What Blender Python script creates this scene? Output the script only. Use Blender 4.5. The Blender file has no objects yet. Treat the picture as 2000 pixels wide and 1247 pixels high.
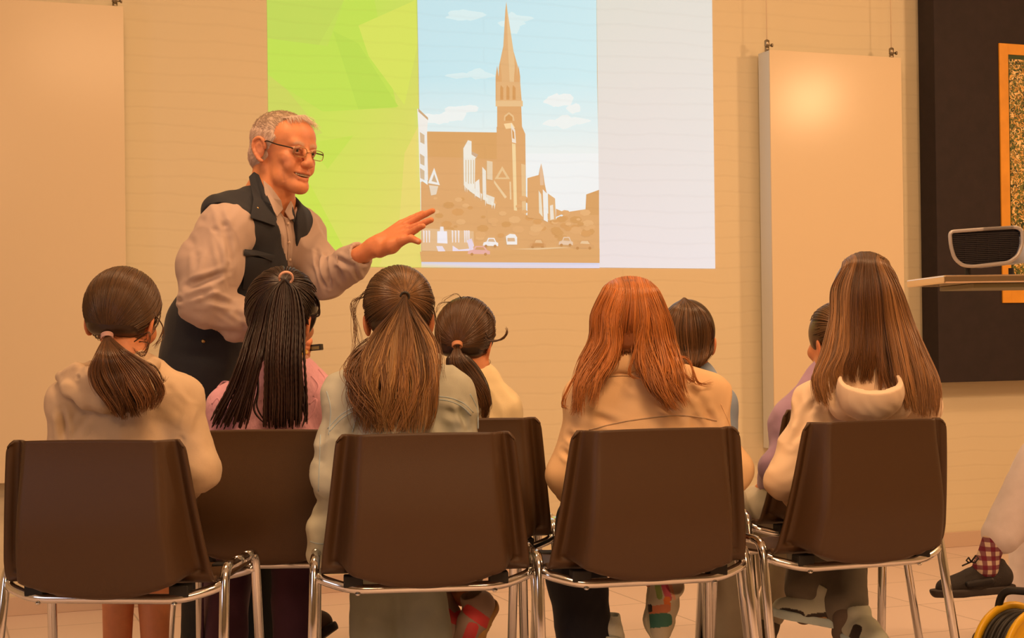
import bpy, math, random
import numpy as np
from mathutils import Matrix, Vector
rng = np.random.default_rng(7)
random.seed(7)
scene = bpy.context.scene
# ------------------------------------------------------------------ camera
FPX = 3000.0; CX, CY = 1000.0, 623.5
HC = 1.02                                   # camera height
PITCH = math.atan((650.0-CY)/FPX)           # looking slightly up
ROLL = 0.012
cam_d = bpy.data.cameras.new('camera'); cam = bpy.data.objects.new('camera', cam_d)
scene.collection.objects.link(cam)
cam_d.sensor_width = 36.0; cam_d.lens = 36.0*FPX/2000.0
cam_d.clip_start = 0.05; cam_d.clip_end = 60
CAMR = Matrix.Rotation(math.pi/2+PITCH, 3, 'X') @ Matrix.Rotation(-ROLL, 3, 'Z')
cam.matrix_world = Matrix.Translation((0, 0, HC)) @ CAMR.to_4x4()
scene.camera = cam
CR = np.array(CAMR)
def ray(px, py):
    return CR @ np.array([(px-CX)/FPX, (CY-py)/FPX, -1.0])
SETBACK = [0.0]          # how much further back the row being built sits
def W(px, py, d):
    """the point of the room seen at px,py when it stands d metres ahead"""
    d = d+SETBACK[0]
    r = ray(px, py); return np.array([0, 0, HC]) + r*(d/r[1])
# ------------------------------------------------------------------ light and exposure
scene.view_settings.view_transform = 'Standard'; scene.view_settings.look = 'None'
scene.view_settings.exposure = 0.0; scene.view_settings.gamma = 1.0
scene.view_settings.use_curve_mapping = False
world = bpy.data.worlds.new('world'); scene.world = world; world.use_nodes = True
world.node_tree.nodes['Background'].inputs[0].default_value = (1.0, 0.66, 0.38, 1)
world.node_tree.nodes['Background'].inputs[1].default_value = 0.10
WARM = (1.0, 0.575, 0.29)
def area(name, loc, target, size, power, color=WARM, sy=None):
    l = bpy.data.lights.new(name, 'AREA'); l.energy = power; l.color = color
    l.shape = 'RECTANGLE'; l.size = size; l.size_y = sy or size
    o = bpy.data.objects.new(name, l); scene.collection.objects.link(o)
    o.location = loc
    o.rotation_euler = (Vector(target)-Vector(loc)).to_track_quat('-Z', 'Y').to_euler()
    return o
area('overhead_light', (2.3, 4.9, 2.94), (2.6, 5.9, 0.0), 0.6, 15)
area('overhead_light', (4.43, 4.35, 2.60), (2.0, 6.6, 1.0), 0.30, 44)
area('overhead_light', (0.9, 4.4, 2.94), (1.2, 5.5, 0.0), 0.6, 29)
area('overhead_light', (-0.9, 3.9, 2.94), (-0.7, 4.9, 0.0), 0.6, 26)
area('overhead_light', (0.5, 1.7, 2.94), (0.5, 3.3, 0.5), 0.9, 66)
area('overhead_light', (0.5, -1.4, 2.94), (0.4, 2.5, 0.6), 1.6, 76)  # unseen fill behind the camera, brightens the audience's backs
area('cool_fill', (-3.4, 0.4, 1.7), (0.0, 3.2, 0.9), 1.2, 12, (0.85, 0.86, 1.0), 1.4)  # unseen cool light, added for bluish reflections in the chrome

# ------------------------------------------------------------------ materials
def lin(c):
    c = np.array(c, float)/255.0
    return np.where(c <= 0.04045, c/12.92, ((c+0.055)/1.055)**2.4)
LT = np.array([0.98, 0.55, 0.26])
def alb(r, g, b, k=1.0):
    """surface colour that reads r,g,b under the warm lamps"""
    return tuple(np.clip(lin((r, g, b))/LT*k, 0.006, 0.92))
def mat(name, color, rough=0.8, metal=0.0, bump=0.0, bscale=200, bstretch=(1, 1, 1), var=0.0, vscale=6,
        spec=0.5, attr=False, sheen=0.0, coat=0.0, sss=0.0):
    m = bpy.data.materials.new(name); m.use_nodes = True; nt = m.node_tree; N = nt.nodes; L = nt.links
    b = N['Principled BSDF']
    b.inputs['Base Color'].default_value = (*color[:3], 1); b.inputs['Roughness'].default_value = rough
    b.inputs['Metallic'].default_value = metal; b.inputs['Specular IOR Level'].default_value = spec
    b.inputs['Sheen Weight'].default_value = sheen; b.inputs['Coat Weight'].default_value = coat
    if sss:
        b.inputs['Subsurface Weight'].default_value = sss
        b.inputs['Subsurface Radius'].default_value = (0.012, 0.004, 0.002); b.inputs['Subsurface Scale'].default_value = 1.0
    tc = N.new('ShaderNodeTexCoord')
    src = None
    if attr:
        a = N.new('ShaderNodeVertexColor'); a.layer_name = 'Col'; src = a.outputs['Color']
        L.new(src, b.inputs['Base Color'])
    if var:
        n = N.new('ShaderNodeTexNoise'); n.inputs['Scale'].default_value = vscale; n.inputs['Detail'].default_value = 4
        L.new(tc.outputs['Object'], n.inputs['Vector'])
        mr = N.new('ShaderNodeMapRange'); mr.inputs['From Min'].default_value = 0.3; mr.inputs['From Max'].default_value = 0.7
        mr.inputs['To Min'].default_value = 1-var; mr.inputs['To Max'].default_value = 1+var
        L.new(n.outputs['Fac'], mr.inputs['Value'])
        vm = N.new('ShaderNodeVectorMath'); vm.operation = 'SCALE'
        if src is not None: L.new(src, vm.inputs[0])
        else: vm.inputs[0].default_value = color[:3]
        L.new(mr.outputs['Result'], vm.inputs['Scale']); L.new(vm.outputs['Vector'], b.inputs['Base Color'])
    if bump:
        mp = N.new('ShaderNodeMapping'); mp.inputs['Scale'].default_value = bstretch
        L.new(tc.outputs['Object'], mp.inputs['Vector'])
        n = N.new('ShaderNodeTexNoise'); n.inputs['Scale'].default_value = bscale; n.inputs['Detail'].default_value = 3
        L.new(mp.outputs['Vector'], n.inputs['Vector'])
        bp = N.new('ShaderNodeBump'); bp.inputs['Strength'].default_value = bump; bp.inputs['Distance'].default_value = 0.004
        L.new(n.outputs['Fac'], bp.inputs['Height']); L.new(bp.outputs['Normal'], b.inputs['Normal'])
    return m

# ------------------------------------------------------------------ object helpers
COL = scene.collection
def tag(o, label=None, cat=None, group=None, kind=None):
    if label: o['label'] = label
    if cat: o['category'] = cat
    if group: o['group'] = group
    if kind: o['kind'] = kind
    return o
def empty(name, loc, rz=0.0, label=None, cat=None, group=None, kind=None):
    o = bpy.data.objects.new(name, None); COL.objects.link(o); o.empty_display_size = 0.1
    o.location = tuple(float(v) for v in loc); o.rotation_euler = (0, 0, rz)
    return tag(o, label, cat, group, kind)
def mk(name, V, Fc, m, parent=None, col=None, smooth=True, world=True):
    """one mesh object; world=True: the vertices are room coordinates even under a parent"""
    V = np.asarray(V, float)
    base = np.zeros(3)
    if parent is None:
        base = np.array([(V[:, 0].min()+V[:, 0].max())/2, (V[:, 1].min()+V[:, 1].max())/2, V[:, 2].min()])
    elif world:
        root = parent
        while root is not None: base = base+np.array(root.location); root = root.parent
    V = V-base
    me = bpy.data.meshes.new(name)
    if isinstance(Fc, np.ndarray):
        n, k = Fc.shape
        me.vertices.add(len(V)); me.vertices.foreach_set('co', V.ravel())
        me.loops.add(n*k); me.loops.foreach_set('vertex_index', Fc.ravel().astype(np.int32))
        me.polygons.add(n); me.polygons.foreach_set('loop_start', np.arange(0, n*k, k, dtype=np.int32))
        me.update(calc_edges=True)
    else:
        me.from_pydata(V.tolist(), [], Fc); me.update()
    me.polygons.foreach_set('use_smooth', np.full(len(me.polygons), smooth))
    if col is not None:
        ca = me.color_attributes.new('Col', 'FLOAT_COLOR', 'POINT')
        c4 = np.ones((len(V), 4), np.float32); c4[:, :3] = col
        ca.data.foreach_set('color', c4.ravel())
    if m: me.materials.append(m)
    me.validate()
    o = bpy.data.objects.new(name, me); COL.objects.link(o)
    if parent is None: o.location = base
    else: o.parent = parent
    return o
class Geo:
    def __init__(s): s.V = []; s.F = []; s.C = []
    def add(s, V, F, c=(1, 1, 1)):
        n = len(s.V); s.V += [tuple(map(float, v)) for v in V]; s.F += [tuple(i+n for i in f) for f in F]; s.C += [tuple(c)]*len(V)
    def box(s, c, h, R=None, c3=(1, 1, 1)):
        c = np.array(c, float)
        R = np.eye(3) if R is None else R
        V = [c+R@(np.array([x, y, z])*h) for x in (-1, 1) for y in (-1, 1) for z in (-1, 1)]
        s.add(V, [(0, 1, 3, 2), (4, 6, 7, 5), (0, 4, 5, 1), (2, 3, 7, 6), (0, 2, 6, 4), (1, 5, 7, 3)], c3)
    def tube(s, P, r, n=10, caps=True, c3=(1, 1, 1)):
        P = np.array(P, float); M = len(P); r = np.broadcast_to(np.array(r, float), (M,))
        T = np.gradient(P, axis=0); T /= np.linalg.norm(T, axis=1)[:, None]+1e-9
        up = np.array([0, 0, 1.0]) if abs(T[0][2]) < .9 else np.array([0, 1.0, 0])
        a = np.cross(up, T[0]); a /= np.linalg.norm(a); V = []
        for i in range(M):
            a = a-T[i]*np.dot(a, T[i]); a /= np.linalg.norm(a)+1e-9; b = np.cross(T[i], a)
            for j in range(n):
                t = 2*math.pi*j/n; V.append(P[i]+r[i]*(math.cos(t)*a+math.sin(t)*b))
        F = [(i*n+j, i*n+(j+1) % n, (i+1)*n+(j+1) % n, (i+1)*n+j) for i in range(M-1) for j in range(n)]
        if caps: F += [tuple(range(n))[::-1], tuple((M-1)*n+j for j in range(n))]
        s.add(V, F, c3)
    def lathe(s, c, prof, R=None, n=24, c3=(1, 1, 1)):
        c = np.array(c, float); R = np.eye(3) if R is None else R; V = []
        for (r, z) in prof:
            for j in range(n):
                t = 2*math.pi*j/n; V.append(c+R@np.array([r*math.cos(t), r*math.sin(t), z]))
        F = [(i*n+j, i*n+(j+1) % n, (i+1)*n+(j+1) % n, (i+1)*n+j) for i in range(len(prof)-1) for j in range(n)]
        F += [tuple(range(n))[::-1], tuple((len(prof)-1)*n+j for j in range(n))]
        s.add(V, F, c3)
    def obj(s, name, m, parent=None, smooth=False, world=True, col=False, bevel=0.0):
        o = mk(name, s.V, s.F, m, parent, np.array(s.C) if col else None, smooth, world)
        if bevel:
            b = o.modifiers.new('bevel', 'BEVEL'); b.width = bevel; b.segments = 2; b.limit_method = 'ANGLE'
        return o
def fillet(P, rad, n=6):
    P = [np.array(p, float) for p in P]; out = [P[0]]
    for i in range(1, len(P)-1):
        a, b, c = P[i-1], P[i], P[i+1]
        u = (a-b); v = (c-b); lu, lv = np.linalg.norm(u), np.linalg.norm(v)
        r = min(rad, lu*.49, lv*.49); p0 = b+u/lu*r; p1 = b+v/lv*r
        for k in range(n+1):
            t = k/n; out.append((1-t)**2*p0+2*t*(1-t)*b+t*t*p1)
    out.append(P[-1]); return np.array(out)
def catmull(C, t):
    """C (...,nc,3), t (...,M) in 0..1 -> (...,M,3)"""
    nc = C.shape[-2]; x = np.clip(t, 0, 1)*(nc-1); i = np.clip(np.floor(x).astype(int), 0, nc-2); f = (x-i)[..., None]
    if C.ndim == 2:
        def g(k): return C[np.clip(k, 0, nc-1)]
    else:
        def g(k): return np.take_along_axis(C, np.clip(k, 0, nc-1)[..., None].repeat(3, -1), axis=-2)
    p0, p1, p2, p3 = g(i-1), g(i), g(i+1), g(i+2)
    return 0.5*(2*p1+(p2-p0)*f+(2*p0-5*p1+4*p2-p3)*f**2+(3*p1-p0-3*p2+p3)*f**3)

# ------------------------------------------------------------------ sculpting: smooth-blended solids meshed by surface nets
def rotm(F, U=(0, 0, 1)):
    """columns: right, forward, up"""
    F = np.array(F, float); F /= np.linalg.norm(F); U = np.array(U, float)
    R = np.cross(F, U); R /= np.linalg.norm(R); U = np.cross(R, F)
    return np.stack([R, F, U], axis=1)
def heading(deg, pitch=0, roll=0):
    """forward vector turned deg to the right of straight ahead, pitched up, rolled"""
    a = math.radians(deg)
    M = Matrix.Rotation(-a, 3, 'Z') @ Matrix.Rotation(math.radians(pitch), 3, 'X') @ Matrix.Rotation(math.radians(roll), 3, 'Y')
    return np.array(M)
class Field:
    def __init__(s, R=None, T=None, sc=1.0): s.ops = []; s.R = np.eye(3) if R is None else R; s.T = np.zeros(3) if T is None else np.array(T); s.sc = sc
    def p(s, a): return s.T+s.R@(np.array(a, float)*s.sc)
    def cap(s, a, b, ra, rb=None, k=0.0, sq=None, mode='+'):
        a, b = s.p(a), s.p(b); rb = ra if rb is None else rb; ra *= s.sc; rb *= s.sc; k *= s.sc
        m = max(ra, rb)*(max(1, sq[1]) if sq else 1)+k
        n = None
        if sq: n = s.R@np.array(sq[0], float); n /= np.linalg.norm(n)
        def f(X, Y, Z):
            ab = b-a; L2 = ab@ab+1e-12
            t = np.clip(((X-a[0])*ab[0]+(Y-a[1])*ab[1]+(Z-a[2])*ab[2])/L2, 0, 1)
            vx = X-a[0]-ab[0]*t; vy = Y-a[1]-ab[1]*t; vz = Z-a[2]-ab[2]*t
            if n is not None:
                q = (vx*n[0]+vy*n[1]+vz*n[2])*(1-1/sq[1]); vx = vx-n[0]*q; vy = vy-n[1]*q; vz = vz-n[2]*q
            return np.sqrt(vx*vx+vy*vy+vz*vz)-(ra+(rb-ra)*t)
        s.ops.append((f, np.minimum(a, b)-m, np.maximum(a, b)+m, k, mode)); return s
    def chain(s, P, r, k=0.0, sq=None, mode='+'):
        r = list(r) if hasattr(r, '__len__') else [r]*len(P)
        for i in range(len(P)-1): s.cap(P[i], P[i+1], r[i], r[i+1], k, sq, mode)
        return s
    def ell(s, c, r, R=None, k=0.0, mode='+'):
        c = s.p(c); r = np.array(r, float)*s.sc; k *= s.sc; M = (s.R if R is None else s.R@R).T; m = max(r)+k
        def f(X, Y, Z):
            x, y, z = X-c[0], Y-c[1], Z-c[2]
            u = (M[0, 0]*x+M[0, 1]*y+M[0, 2]*z)/r[0]; v = (M[1, 0]*x+M[1, 1]*y+M[1, 2]*z)/r[1]; w = (M[2, 0]*x+M[2, 1]*y+M[2, 2]*z)/r[2]
            k0 = np.sqrt(u*u+v*v+w*w); k1 = np.sqrt((u/r[0])**2+(v/r[1])**2+(w/r[2])**2)+1e-9
            return k0*(k0-1)/k1
        s.ops.append((f, c-m, c+m, k, mode)); return s
    def box(s, c, h, R=None, rad=0.002, k=0.0, mode='+'):
        c = s.p(c); h = np.array(h, float)*s.sc; k *= s.sc; M = (s.R if R is None else s.R@R).T; m = np.linalg.norm(h)+k+rad
        def f(X, Y, Z):
            x, y, z = X-c[0], Y-c[1], Z-c[2]; q = []
            for i in range(3): q.append(np.abs(M[i, 0]*x+M[i, 1]*y+M[i, 2]*z)-h[i]+rad)
            return np.sqrt(sum(np.maximum(v, 0)**2 for v in q))+np.minimum(np.maximum(np.maximum(q[0], q[1]), q[2]), 0)-rad
        s.ops.append((f, c-m, c+m, k, mode)); return s
    def plane(s, c, n, k=0.0):
        """keep the side the normal points away from"""
        c = s.p(c); n = s.R@np.array(n, float); n /= np.linalg.norm(n)
        s.ops.append((lambda X, Y, Z: -((X-c[0])*n[0]+(Y-c[1])*n[1]+(Z-c[2])*n[2]), None, None, k, '-')); return s
    def mesh(s, h):
        add = [o for o in s.ops if o[4] == '+']
        lo = np.min([o[1] for o in add], axis=0)-3*h; hi = np.max([o[2] for o in add], axis=0)+3*h
        ax = [np.arange(lo[i], hi[i]+h, h).astype(np.float32) for i in range(3)]
        D = np.full([len(a) for a in ax], 0.05, np.float32)
        for f, l, u, k, mode in s.ops:
            if l is None: sl = (slice(None),)*3
            else:
                i0 = [max(0, int((l[i]-lo[i])/h)-3) for i in range(3)]; i1 = [int((u[i]-lo[i])/h)+4 for i in range(3)]
                sl = tuple(slice(a, b) for a, b in zip(i0, i1))
            X = ax[0][sl[0]][:, None, None]; Y = ax[1][sl[1]][None, :, None]; Z = ax[2][sl[2]][None, None, :]
            if min(X.size, Y.size, Z.size) == 0: continue
            d = f(X, Y, Z).astype(np.float32); A = D[sl]
            if mode == '-': A = -A
            if k > 0:
                e = np.maximum(k-np.abs(A-d), 0)/k; r = np.minimum(A, d)-e*e*k*.25
            else: r = np.minimum(A, d)
            D[sl] = -r if mode == '-' else r
        return nets(D, lo, h)
def nets(D, lo, h):
    S = D < 0; n = np.array(D.shape)-1
    cnt = np.zeros(n, np.int8)
    off = [(i, j, k) for i in (0, 1) for j in (0, 1) for k in (0, 1)]
    for (i, j, k) in off: cnt += S[i:i+n[0], j:j+n[1], k:k+n[2]]
    idx = np.argwhere((cnt > 0) & (cnt < 8)); K = len(idx)
    dv = {o: D[idx[:, 0]+o[0], idx[:, 1]+o[1], idx[:, 2]+o[2]] for o in off}
    acc = np.zeros((K, 3)); num = np.zeros(K)
    for a in range(3):
        for o in off:
            if o[a]: continue
            q = list(o); q[a] = 1; q = tuple(q); d0, d1 = dv[o], dv[q]; c = (d0 < 0) != (d1 < 0)
            t = d0/np.where(c, d0-d1, 1); pos = np.tile(np.array(o, float), (K, 1)); pos[:, a] += t
            acc[c] += pos[c]; num[c] += 1
    V = lo+h*(idx+acc/num[:, None])
    vid = np.full(n, -1, np.int64); vid[idx[:, 0], idx[:, 1], idx[:, 2]] = np.arange(K)
    Fs = []
    for a in range(3):
        b, c = (a+1) % 3, (a+2) % 3
        s0 = [slice(1, -1)]*3; s1 = [slice(1, -1)]*3; s0[a] = slice(0, -1); s1[a] = slice(1, None)
        A = S[tuple(s0)]; B = S[tuple(s1)]; E = np.argwhere(A != B)
        if not len(E): continue
        flip = A[E[:, 0], E[:, 1], E[:, 2]]
        g = E.copy(); g[:, b] += 1; g[:, c] += 1
        def cell(db, dc):
            q = g.copy(); q[:, b] += db; q[:, c] += dc; return vid[q[:, 0], q[:, 1], q[:, 2]]
        Q = np.stack([cell(-1, -1), cell(0, -1), cell(0, 0), cell(-1, 0)], axis=1)
        Q[~flip] = Q[~flip][:, ::-1]; Fs.append(Q)
    Fq = np.concatenate(Fs); Fq = Fq[(Fq >= 0).all(1)]
    return V, Fq
def vnormals(V, Fq):
    e1 = V[Fq[:, 2]]-V[Fq[:, 0]]; e2 = V[Fq[:, 3 if Fq.shape[1] > 3 else 1]]-V[Fq[:, 1]]
    fn = np.cross(e1, e2); N = np.zeros_like(V)
    for j in range(Fq.shape[1]): np.add.at(N, Fq[:, j], fn)
    return N/(np.linalg.norm(N, axis=1)[:, None]+1e-12)
def wob(V, f, seed, st=(1, 1, 1)):
    r = np.random.default_rng(seed); P = V*np.array(st)*f; o = np.zeros(len(V))
    Wp = P+0.6*np.sin(P[:, [1, 2, 0]]*0.7+r.uniform(0, 6, 3))
    for _ in range(5):
        d = r.normal(size=3); d /= np.linalg.norm(d); o += np.sin(Wp@d*r.uniform(.6, 1.7)+r.uniform(0, 6))
    return o/3
def cloth(name, fld, h, m, parent, amp=.003, f=28, seed=1, st=(1, 1, .5), creases=(), colf=None, fine=.0008):
    V, Q = fld.mesh(h); N = vnormals(V, Q)
    w = wob(V, f*1.9, seed, st); disp = .75*amp*(1-2.2*np.abs(w))+.4*amp*wob(V, f*.8, seed+4)+fine*wob(V, f*5, seed+9)
    for cr in creases:
        a, b, wd, dp = np.array(cr[0]), np.array(cr[1]), cr[2], cr[3]
        ab = b-a; t = np.clip((V-a)@ab/(ab@ab), 0, 1); Dv = V-a-t[:, None]*ab
        vw = a+b-2*np.array([0, 0, HC]); vw /= np.linalg.norm(vw); al = Dv@vw; dd = np.linalg.norm(Dv-al[:, None]*vw, axis=1)+np.maximum(np.abs(al)-.22, 0)
        dd = np.where(N@vw < .25, dd, 9)
        disp -= 1.5*dp*(np.exp(-(dd/wd)**2)-.45*np.exp(-((dd-1.9*wd)/wd)**2))*np.sin(np.pi*np.clip(t, .08, .92))
    V = V+N*disp[:, None]
    return mk(name, V, Q, m, parent, None if colf is None else colf(V, N))
def solid(name, fld, h, m, parent=None, colf=None):
    V, Q = fld.mesh(h)
    return mk(name, V, Q, m, parent, None if colf is None else colf(V, vnormals(V, Q)))

# ------------------------------------------------------------------ finding a surface as the eye meets it
from mathutils.bvhtree import BVHTree
class Surf:
    def __init__(s, *objs):
        s.t = []
        for o in objs:
            off = np.zeros(3); q = o
            while q is not None: off = off+np.array(q.location); q = q.parent
            n = len(o.data.vertices); V = np.empty(n*3); o.data.vertices.foreach_get('co', V); V = V.reshape(-1, 3)+off
            s.t.append(BVHTree.FromPolygons(V.tolist(), [tuple(p.vertices) for p in o.data.polygons]))
    def at(s, px, py, off=0.0, d=None):
        r = ray(px, py); r /= np.linalg.norm(r); best = None; o = Vector((0, 0, HC))
        for t in s.t:
            h = t.ray_cast(o, Vector(r))
            if h[0] is not None and (best is None or h[3] < best): best = h[3]
        if best is None:
            if d is None:
                c = []
                for k in range(24):
                    a = k*.2618
                    for R_ in (8, 20, 40):
                        for t in s.t:
                            h = t.ray_cast(o, Vector(ray(px+R_*math.cos(a), py+R_*math.sin(a))).normalized())
                            if h[0] is not None: c.append((R_, h[0][1]))
                    if c: pass
                d = min(c)[1] if c else 4.0
            return W(px, py, d-off)
        return np.array([0, 0, HC])+r*(best-off)
# ------------------------------------------------------------------ hair
def tubes(P, R, k=4):
    N, M = P.shape[:2]
    T = np.gradient(P, axis=1); T /= np.linalg.norm(T, axis=2)[..., None]+1e-9
    up = np.array([0.3, 1.0, 0.2]); a = np.cross(T, up); a /= np.linalg.norm(a, axis=2)[..., None]+1e-9; b = np.cross(T, a)
    th = np.arange(k)*2*np.pi/k+.4
    V = P[:, :, None, :]+R[:, :, None, None]*(np.cos(th)[None, None, :, None]*a[:, :, None, :]+np.sin(th)[None, None, :, None]*b[:, :, None, :])
    base = (np.arange(N)[:, None, None]*M+np.arange(M-1)[None, :, None])*k
    j = np.arange(k)[None, None, :]; j2 = (j+1) % k
    F = np.stack([base+j, base+k+j, base+k+j2, base+j2], axis=-1).reshape(-1, 4)
    return V.reshape(-1, 3), F
CLUMP = {}
KEEP = []
class Hair:
    def __init__(s): s.V = []; s.F = []; s.C = []; s.n = 0
    def put(s, V, F, C):
        s.V.append(V); s.F.append(F+s.n); s.C.append(C); s.n += len(V)
    def paths(s, P, r, root, tip, var=.35, k=4, braid=0, grad=1.0, streak=None):
        N, M = P.shape[:2]; t = np.linspace(0, 1, M); cl = CLUMP.get(id(P))
        R = r*rng.uniform(.7, 1.25, (N, 1))*np.where(t > .75, 1-(t-.75)/.25*.75, 1)[None, :]
        if braid: R = r*np.ones((N, 1))*(1+.22*np.sin(t*braid))[None, :]*np.where(t > .93, 1-(t-.93)/.07*.6, 1)[None, :]
        V, F = tubes(P, R, k)
        c = np.array(root)[None, None]*(1-t[None, :, None]**grad)+np.array(tip)[None, None]*t[None, :, None]**grad
        if cl is None: c = c*np.exp(rng.normal(0, var*.6, (N, 1, 1)))
        else: c = c*np.clip(np.exp(rng.normal(0, var*1.1, 4000)[cl]), .6, 1.3)[:, None, None]*np.exp(rng.normal(0, var*.35, (N, 1, 1)))
        if streak is not None:
            w = ((rng.random((N, 1, 1)) if cl is None else rng.random(4000)[cl][:, None, None]) < streak[1])*np.clip(t*1.6, .15, 1)[None, :, None]; c = c*(1-w)+np.array(streak[0])*w*rng.uniform(.7, 1.2, (N, 1, 1))
        s.put(V, F, np.clip(np.repeat(c.reshape(-1, 3), k, axis=0), .003, .9))
    def field(s, fld, h, color):
        V, F = fld.mesh(h); s.put(V, F, np.tile(np.array(color), (len(V), 1)))
    def obj(s, name, m, parent):
        return mk(name, np.concatenate(s.V), np.concatenate(s.F), m, parent, np.concatenate(s.C))
class Head:
    """hair-covered skull: centre C, R columns right/forward/up, radii"""
    def __init__(s, C, R, r): s.C = np.array(C); s.R = R; s.r = np.array(r)
    def surf(s, dirs, lift=0.0):
        """world point on the ellipsoid in local direction"""
        d = dirs/np.linalg.norm(dirs, axis=-1)[..., None]
        rad = 1/np.sqrt(((d/s.r)**2).sum(-1)); return s.C+((d*(rad+lift)[..., None]) @ s.R.T)
    def loc(s, P): return (np.array(P)-s.C) @ s.R
    def back(s, px, py, d0, lift=0.004):
        """point on the near side of the head seen at px,py"""
        r = ray(px, py); o = np.array([0, 0, HC]); a = ((o-s.C) @ s.R)/(s.r+lift); b = (r @ s.R)/(s.r+lift)
        A = b@b; B = a@b; Cc = a@a-1; disc = B*B-A*Cc
        if disc <= 0: return W(px, py, s.C[1])
        return o+r*((-B-math.sqrt(disc))/A)
def scalp_dirs(n, hairline=.35, nape=-.62, ear=True):
    D = []
    while len(D) < n:
        d = rng.normal(size=3); d /= np.linalg.norm(d)
        if d[2] < nape: continue
        if d[1] > .15 and d[2] < hairline+.25*d[1]: continue
        if ear and d[2] < -.05 and d[1] > -.15: continue
        D.append(d)
    return np.array(D)
def comb(head, tie, n, M=12, lift=.003, jit=.02, **kw):
    """strands gathered over the skull to the tie point; returns (n,M,3)"""
    D = scalp_dirs(n, **kw); T = head.loc(tie); T /= np.linalg.norm(T)
    t = np.linspace(0, 1, M)[None, :, None]; om = np.arccos(np.clip(D@T, -1, .9999))[:, None, None]
    S = (np.sin((1-t)*om)*D[:, None]+np.sin(t*om)*T)/np.sin(om)
    S = S+jit*rng.normal(size=(n, 1, 3))*np.sin(np.pi*t)*(.5)
    L = lift*rng.uniform(.2, 1.6, (n, 1))+.004*np.linspace(0, 1, M)[None, :]
    return head.surf(S, L)
def guided(G, n, M=26, jit=.004, wave=0.0, wf=9, lv=.15, clump=12, ends=1.0, lo=0.0, hi=1.0, bias=None):
    """strands between neighbouring guide lines G (ng,nc,3)"""
    G = np.array(G, float); ng, nc = G.shape[:2]
    u = lo+(hi-lo)*rng.random(n)
    cl = np.floor(u*clump).astype(int); uc = (cl+.5)/clump
    t = np.linspace(0, 1, M)
    uu = (u[:, None]*(1-.55*t[None, :]*ends)+uc[:, None]*(.55*t[None, :]*ends))*(ng-1)   # strands gather to locks towards the tips
    te = t[None, :]*(1-lv*rng.random(n)[:, None])*np.ones((n, 1))
    i = np.clip(np.floor(uu).astype(int), 0, ng-2); f = (uu-i)[..., None]
    A = np.stack([catmull(G[g], te) for g in range(ng)])   # ng,n,M,3
    ii = i; nn = np.arange(n)[:, None]; mm = np.arange(M)[None, :]
    P = A[ii, nn, mm]*(1-f)+A[ii+1, nn, mm]*f
    P = P+rng.normal(size=(n, 1, 3))*np.array([1, 1.2, .3])*jit*(.4+t[None, :, None])
    if wave:
        ph = np.random.default_rng(3).uniform(0, 6.28, 400)[cl % 400][:, None]+rng.normal(0, .35, (n, 1))
        am = wave*np.clip(t*1.4-.2, 0, 1)[None, :]
        P[..., 0] += am*np.sin(wf*te+ph); P[..., 1] += am*.6*np.cos(wf*te+ph*1.7)
    CLUMP[id(P)] = np.floor(u*clump*2.5).astype(int); KEEP.append(P)
    return P

# ================================================================== THE ROOM
WA = math.atan2(3000.0, 7890.0)              # the far wall recedes to the right
WD = np.array([math.cos(WA), math.sin(WA), 0]); WN = np.array([math.sin(WA), -math.cos(WA), 0])
_r = ray(1880, 650); WPT = np.array([_r[0]/_r[1]*7.16, 7.16, 0])
def wl(px, py, off=0.0):
    """pixel -> coordinates on the far wall: along, toward the room (negative y), height"""
    r = ray(px, py); o = np.array([0, 0, HC]); t = ((WPT+WN*off-o)@WN)/(r@WN); P = o+r*t
    return np.array([(P-WPT)@WD, -off, P[2]])
def on_wall(name, g, m, parent=None, col=False, bevel=0, smooth=False):
    V = np.array(g.V); 
    if parent is None:
        b = np.array([V[:, 0].mean(), V[:, 1].max(), V[:, 2].min()])
    else:
        b = np.array(parent['wb'])
    me_o = mk(name, V-b, g.F, m, None, np.array(g.C) if col else None, smooth)
    sh = np.array(me_o.location); me_o.data.transform(Matrix.Translation(sh))
    if parent is None:
        me_o.location = WPT+WD*b[0]-WN*b[1]+np.array([0, 0, b[2]]); me_o.rotation_euler = (0, 0, WA)
    else:
        me_o.location = (0, 0, 0); me_o.parent = parent
    if bevel:
        bm_ = me_o.modifiers.new('bevel', 'BEVEL'); bm_.width = bevel; bm_.segments = 2; bm_.limit_method = 'ANGLE'
    return me_o
def wall_empty(name, b, label=None, cat=None, group=None):
    e = empty(name, WPT+WD*b[0]-WN*b[1]+np.array([0, 0, b[2]]), WA, label, cat, group); e['wb'] = [float(x) for x in b]
    return e

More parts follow.
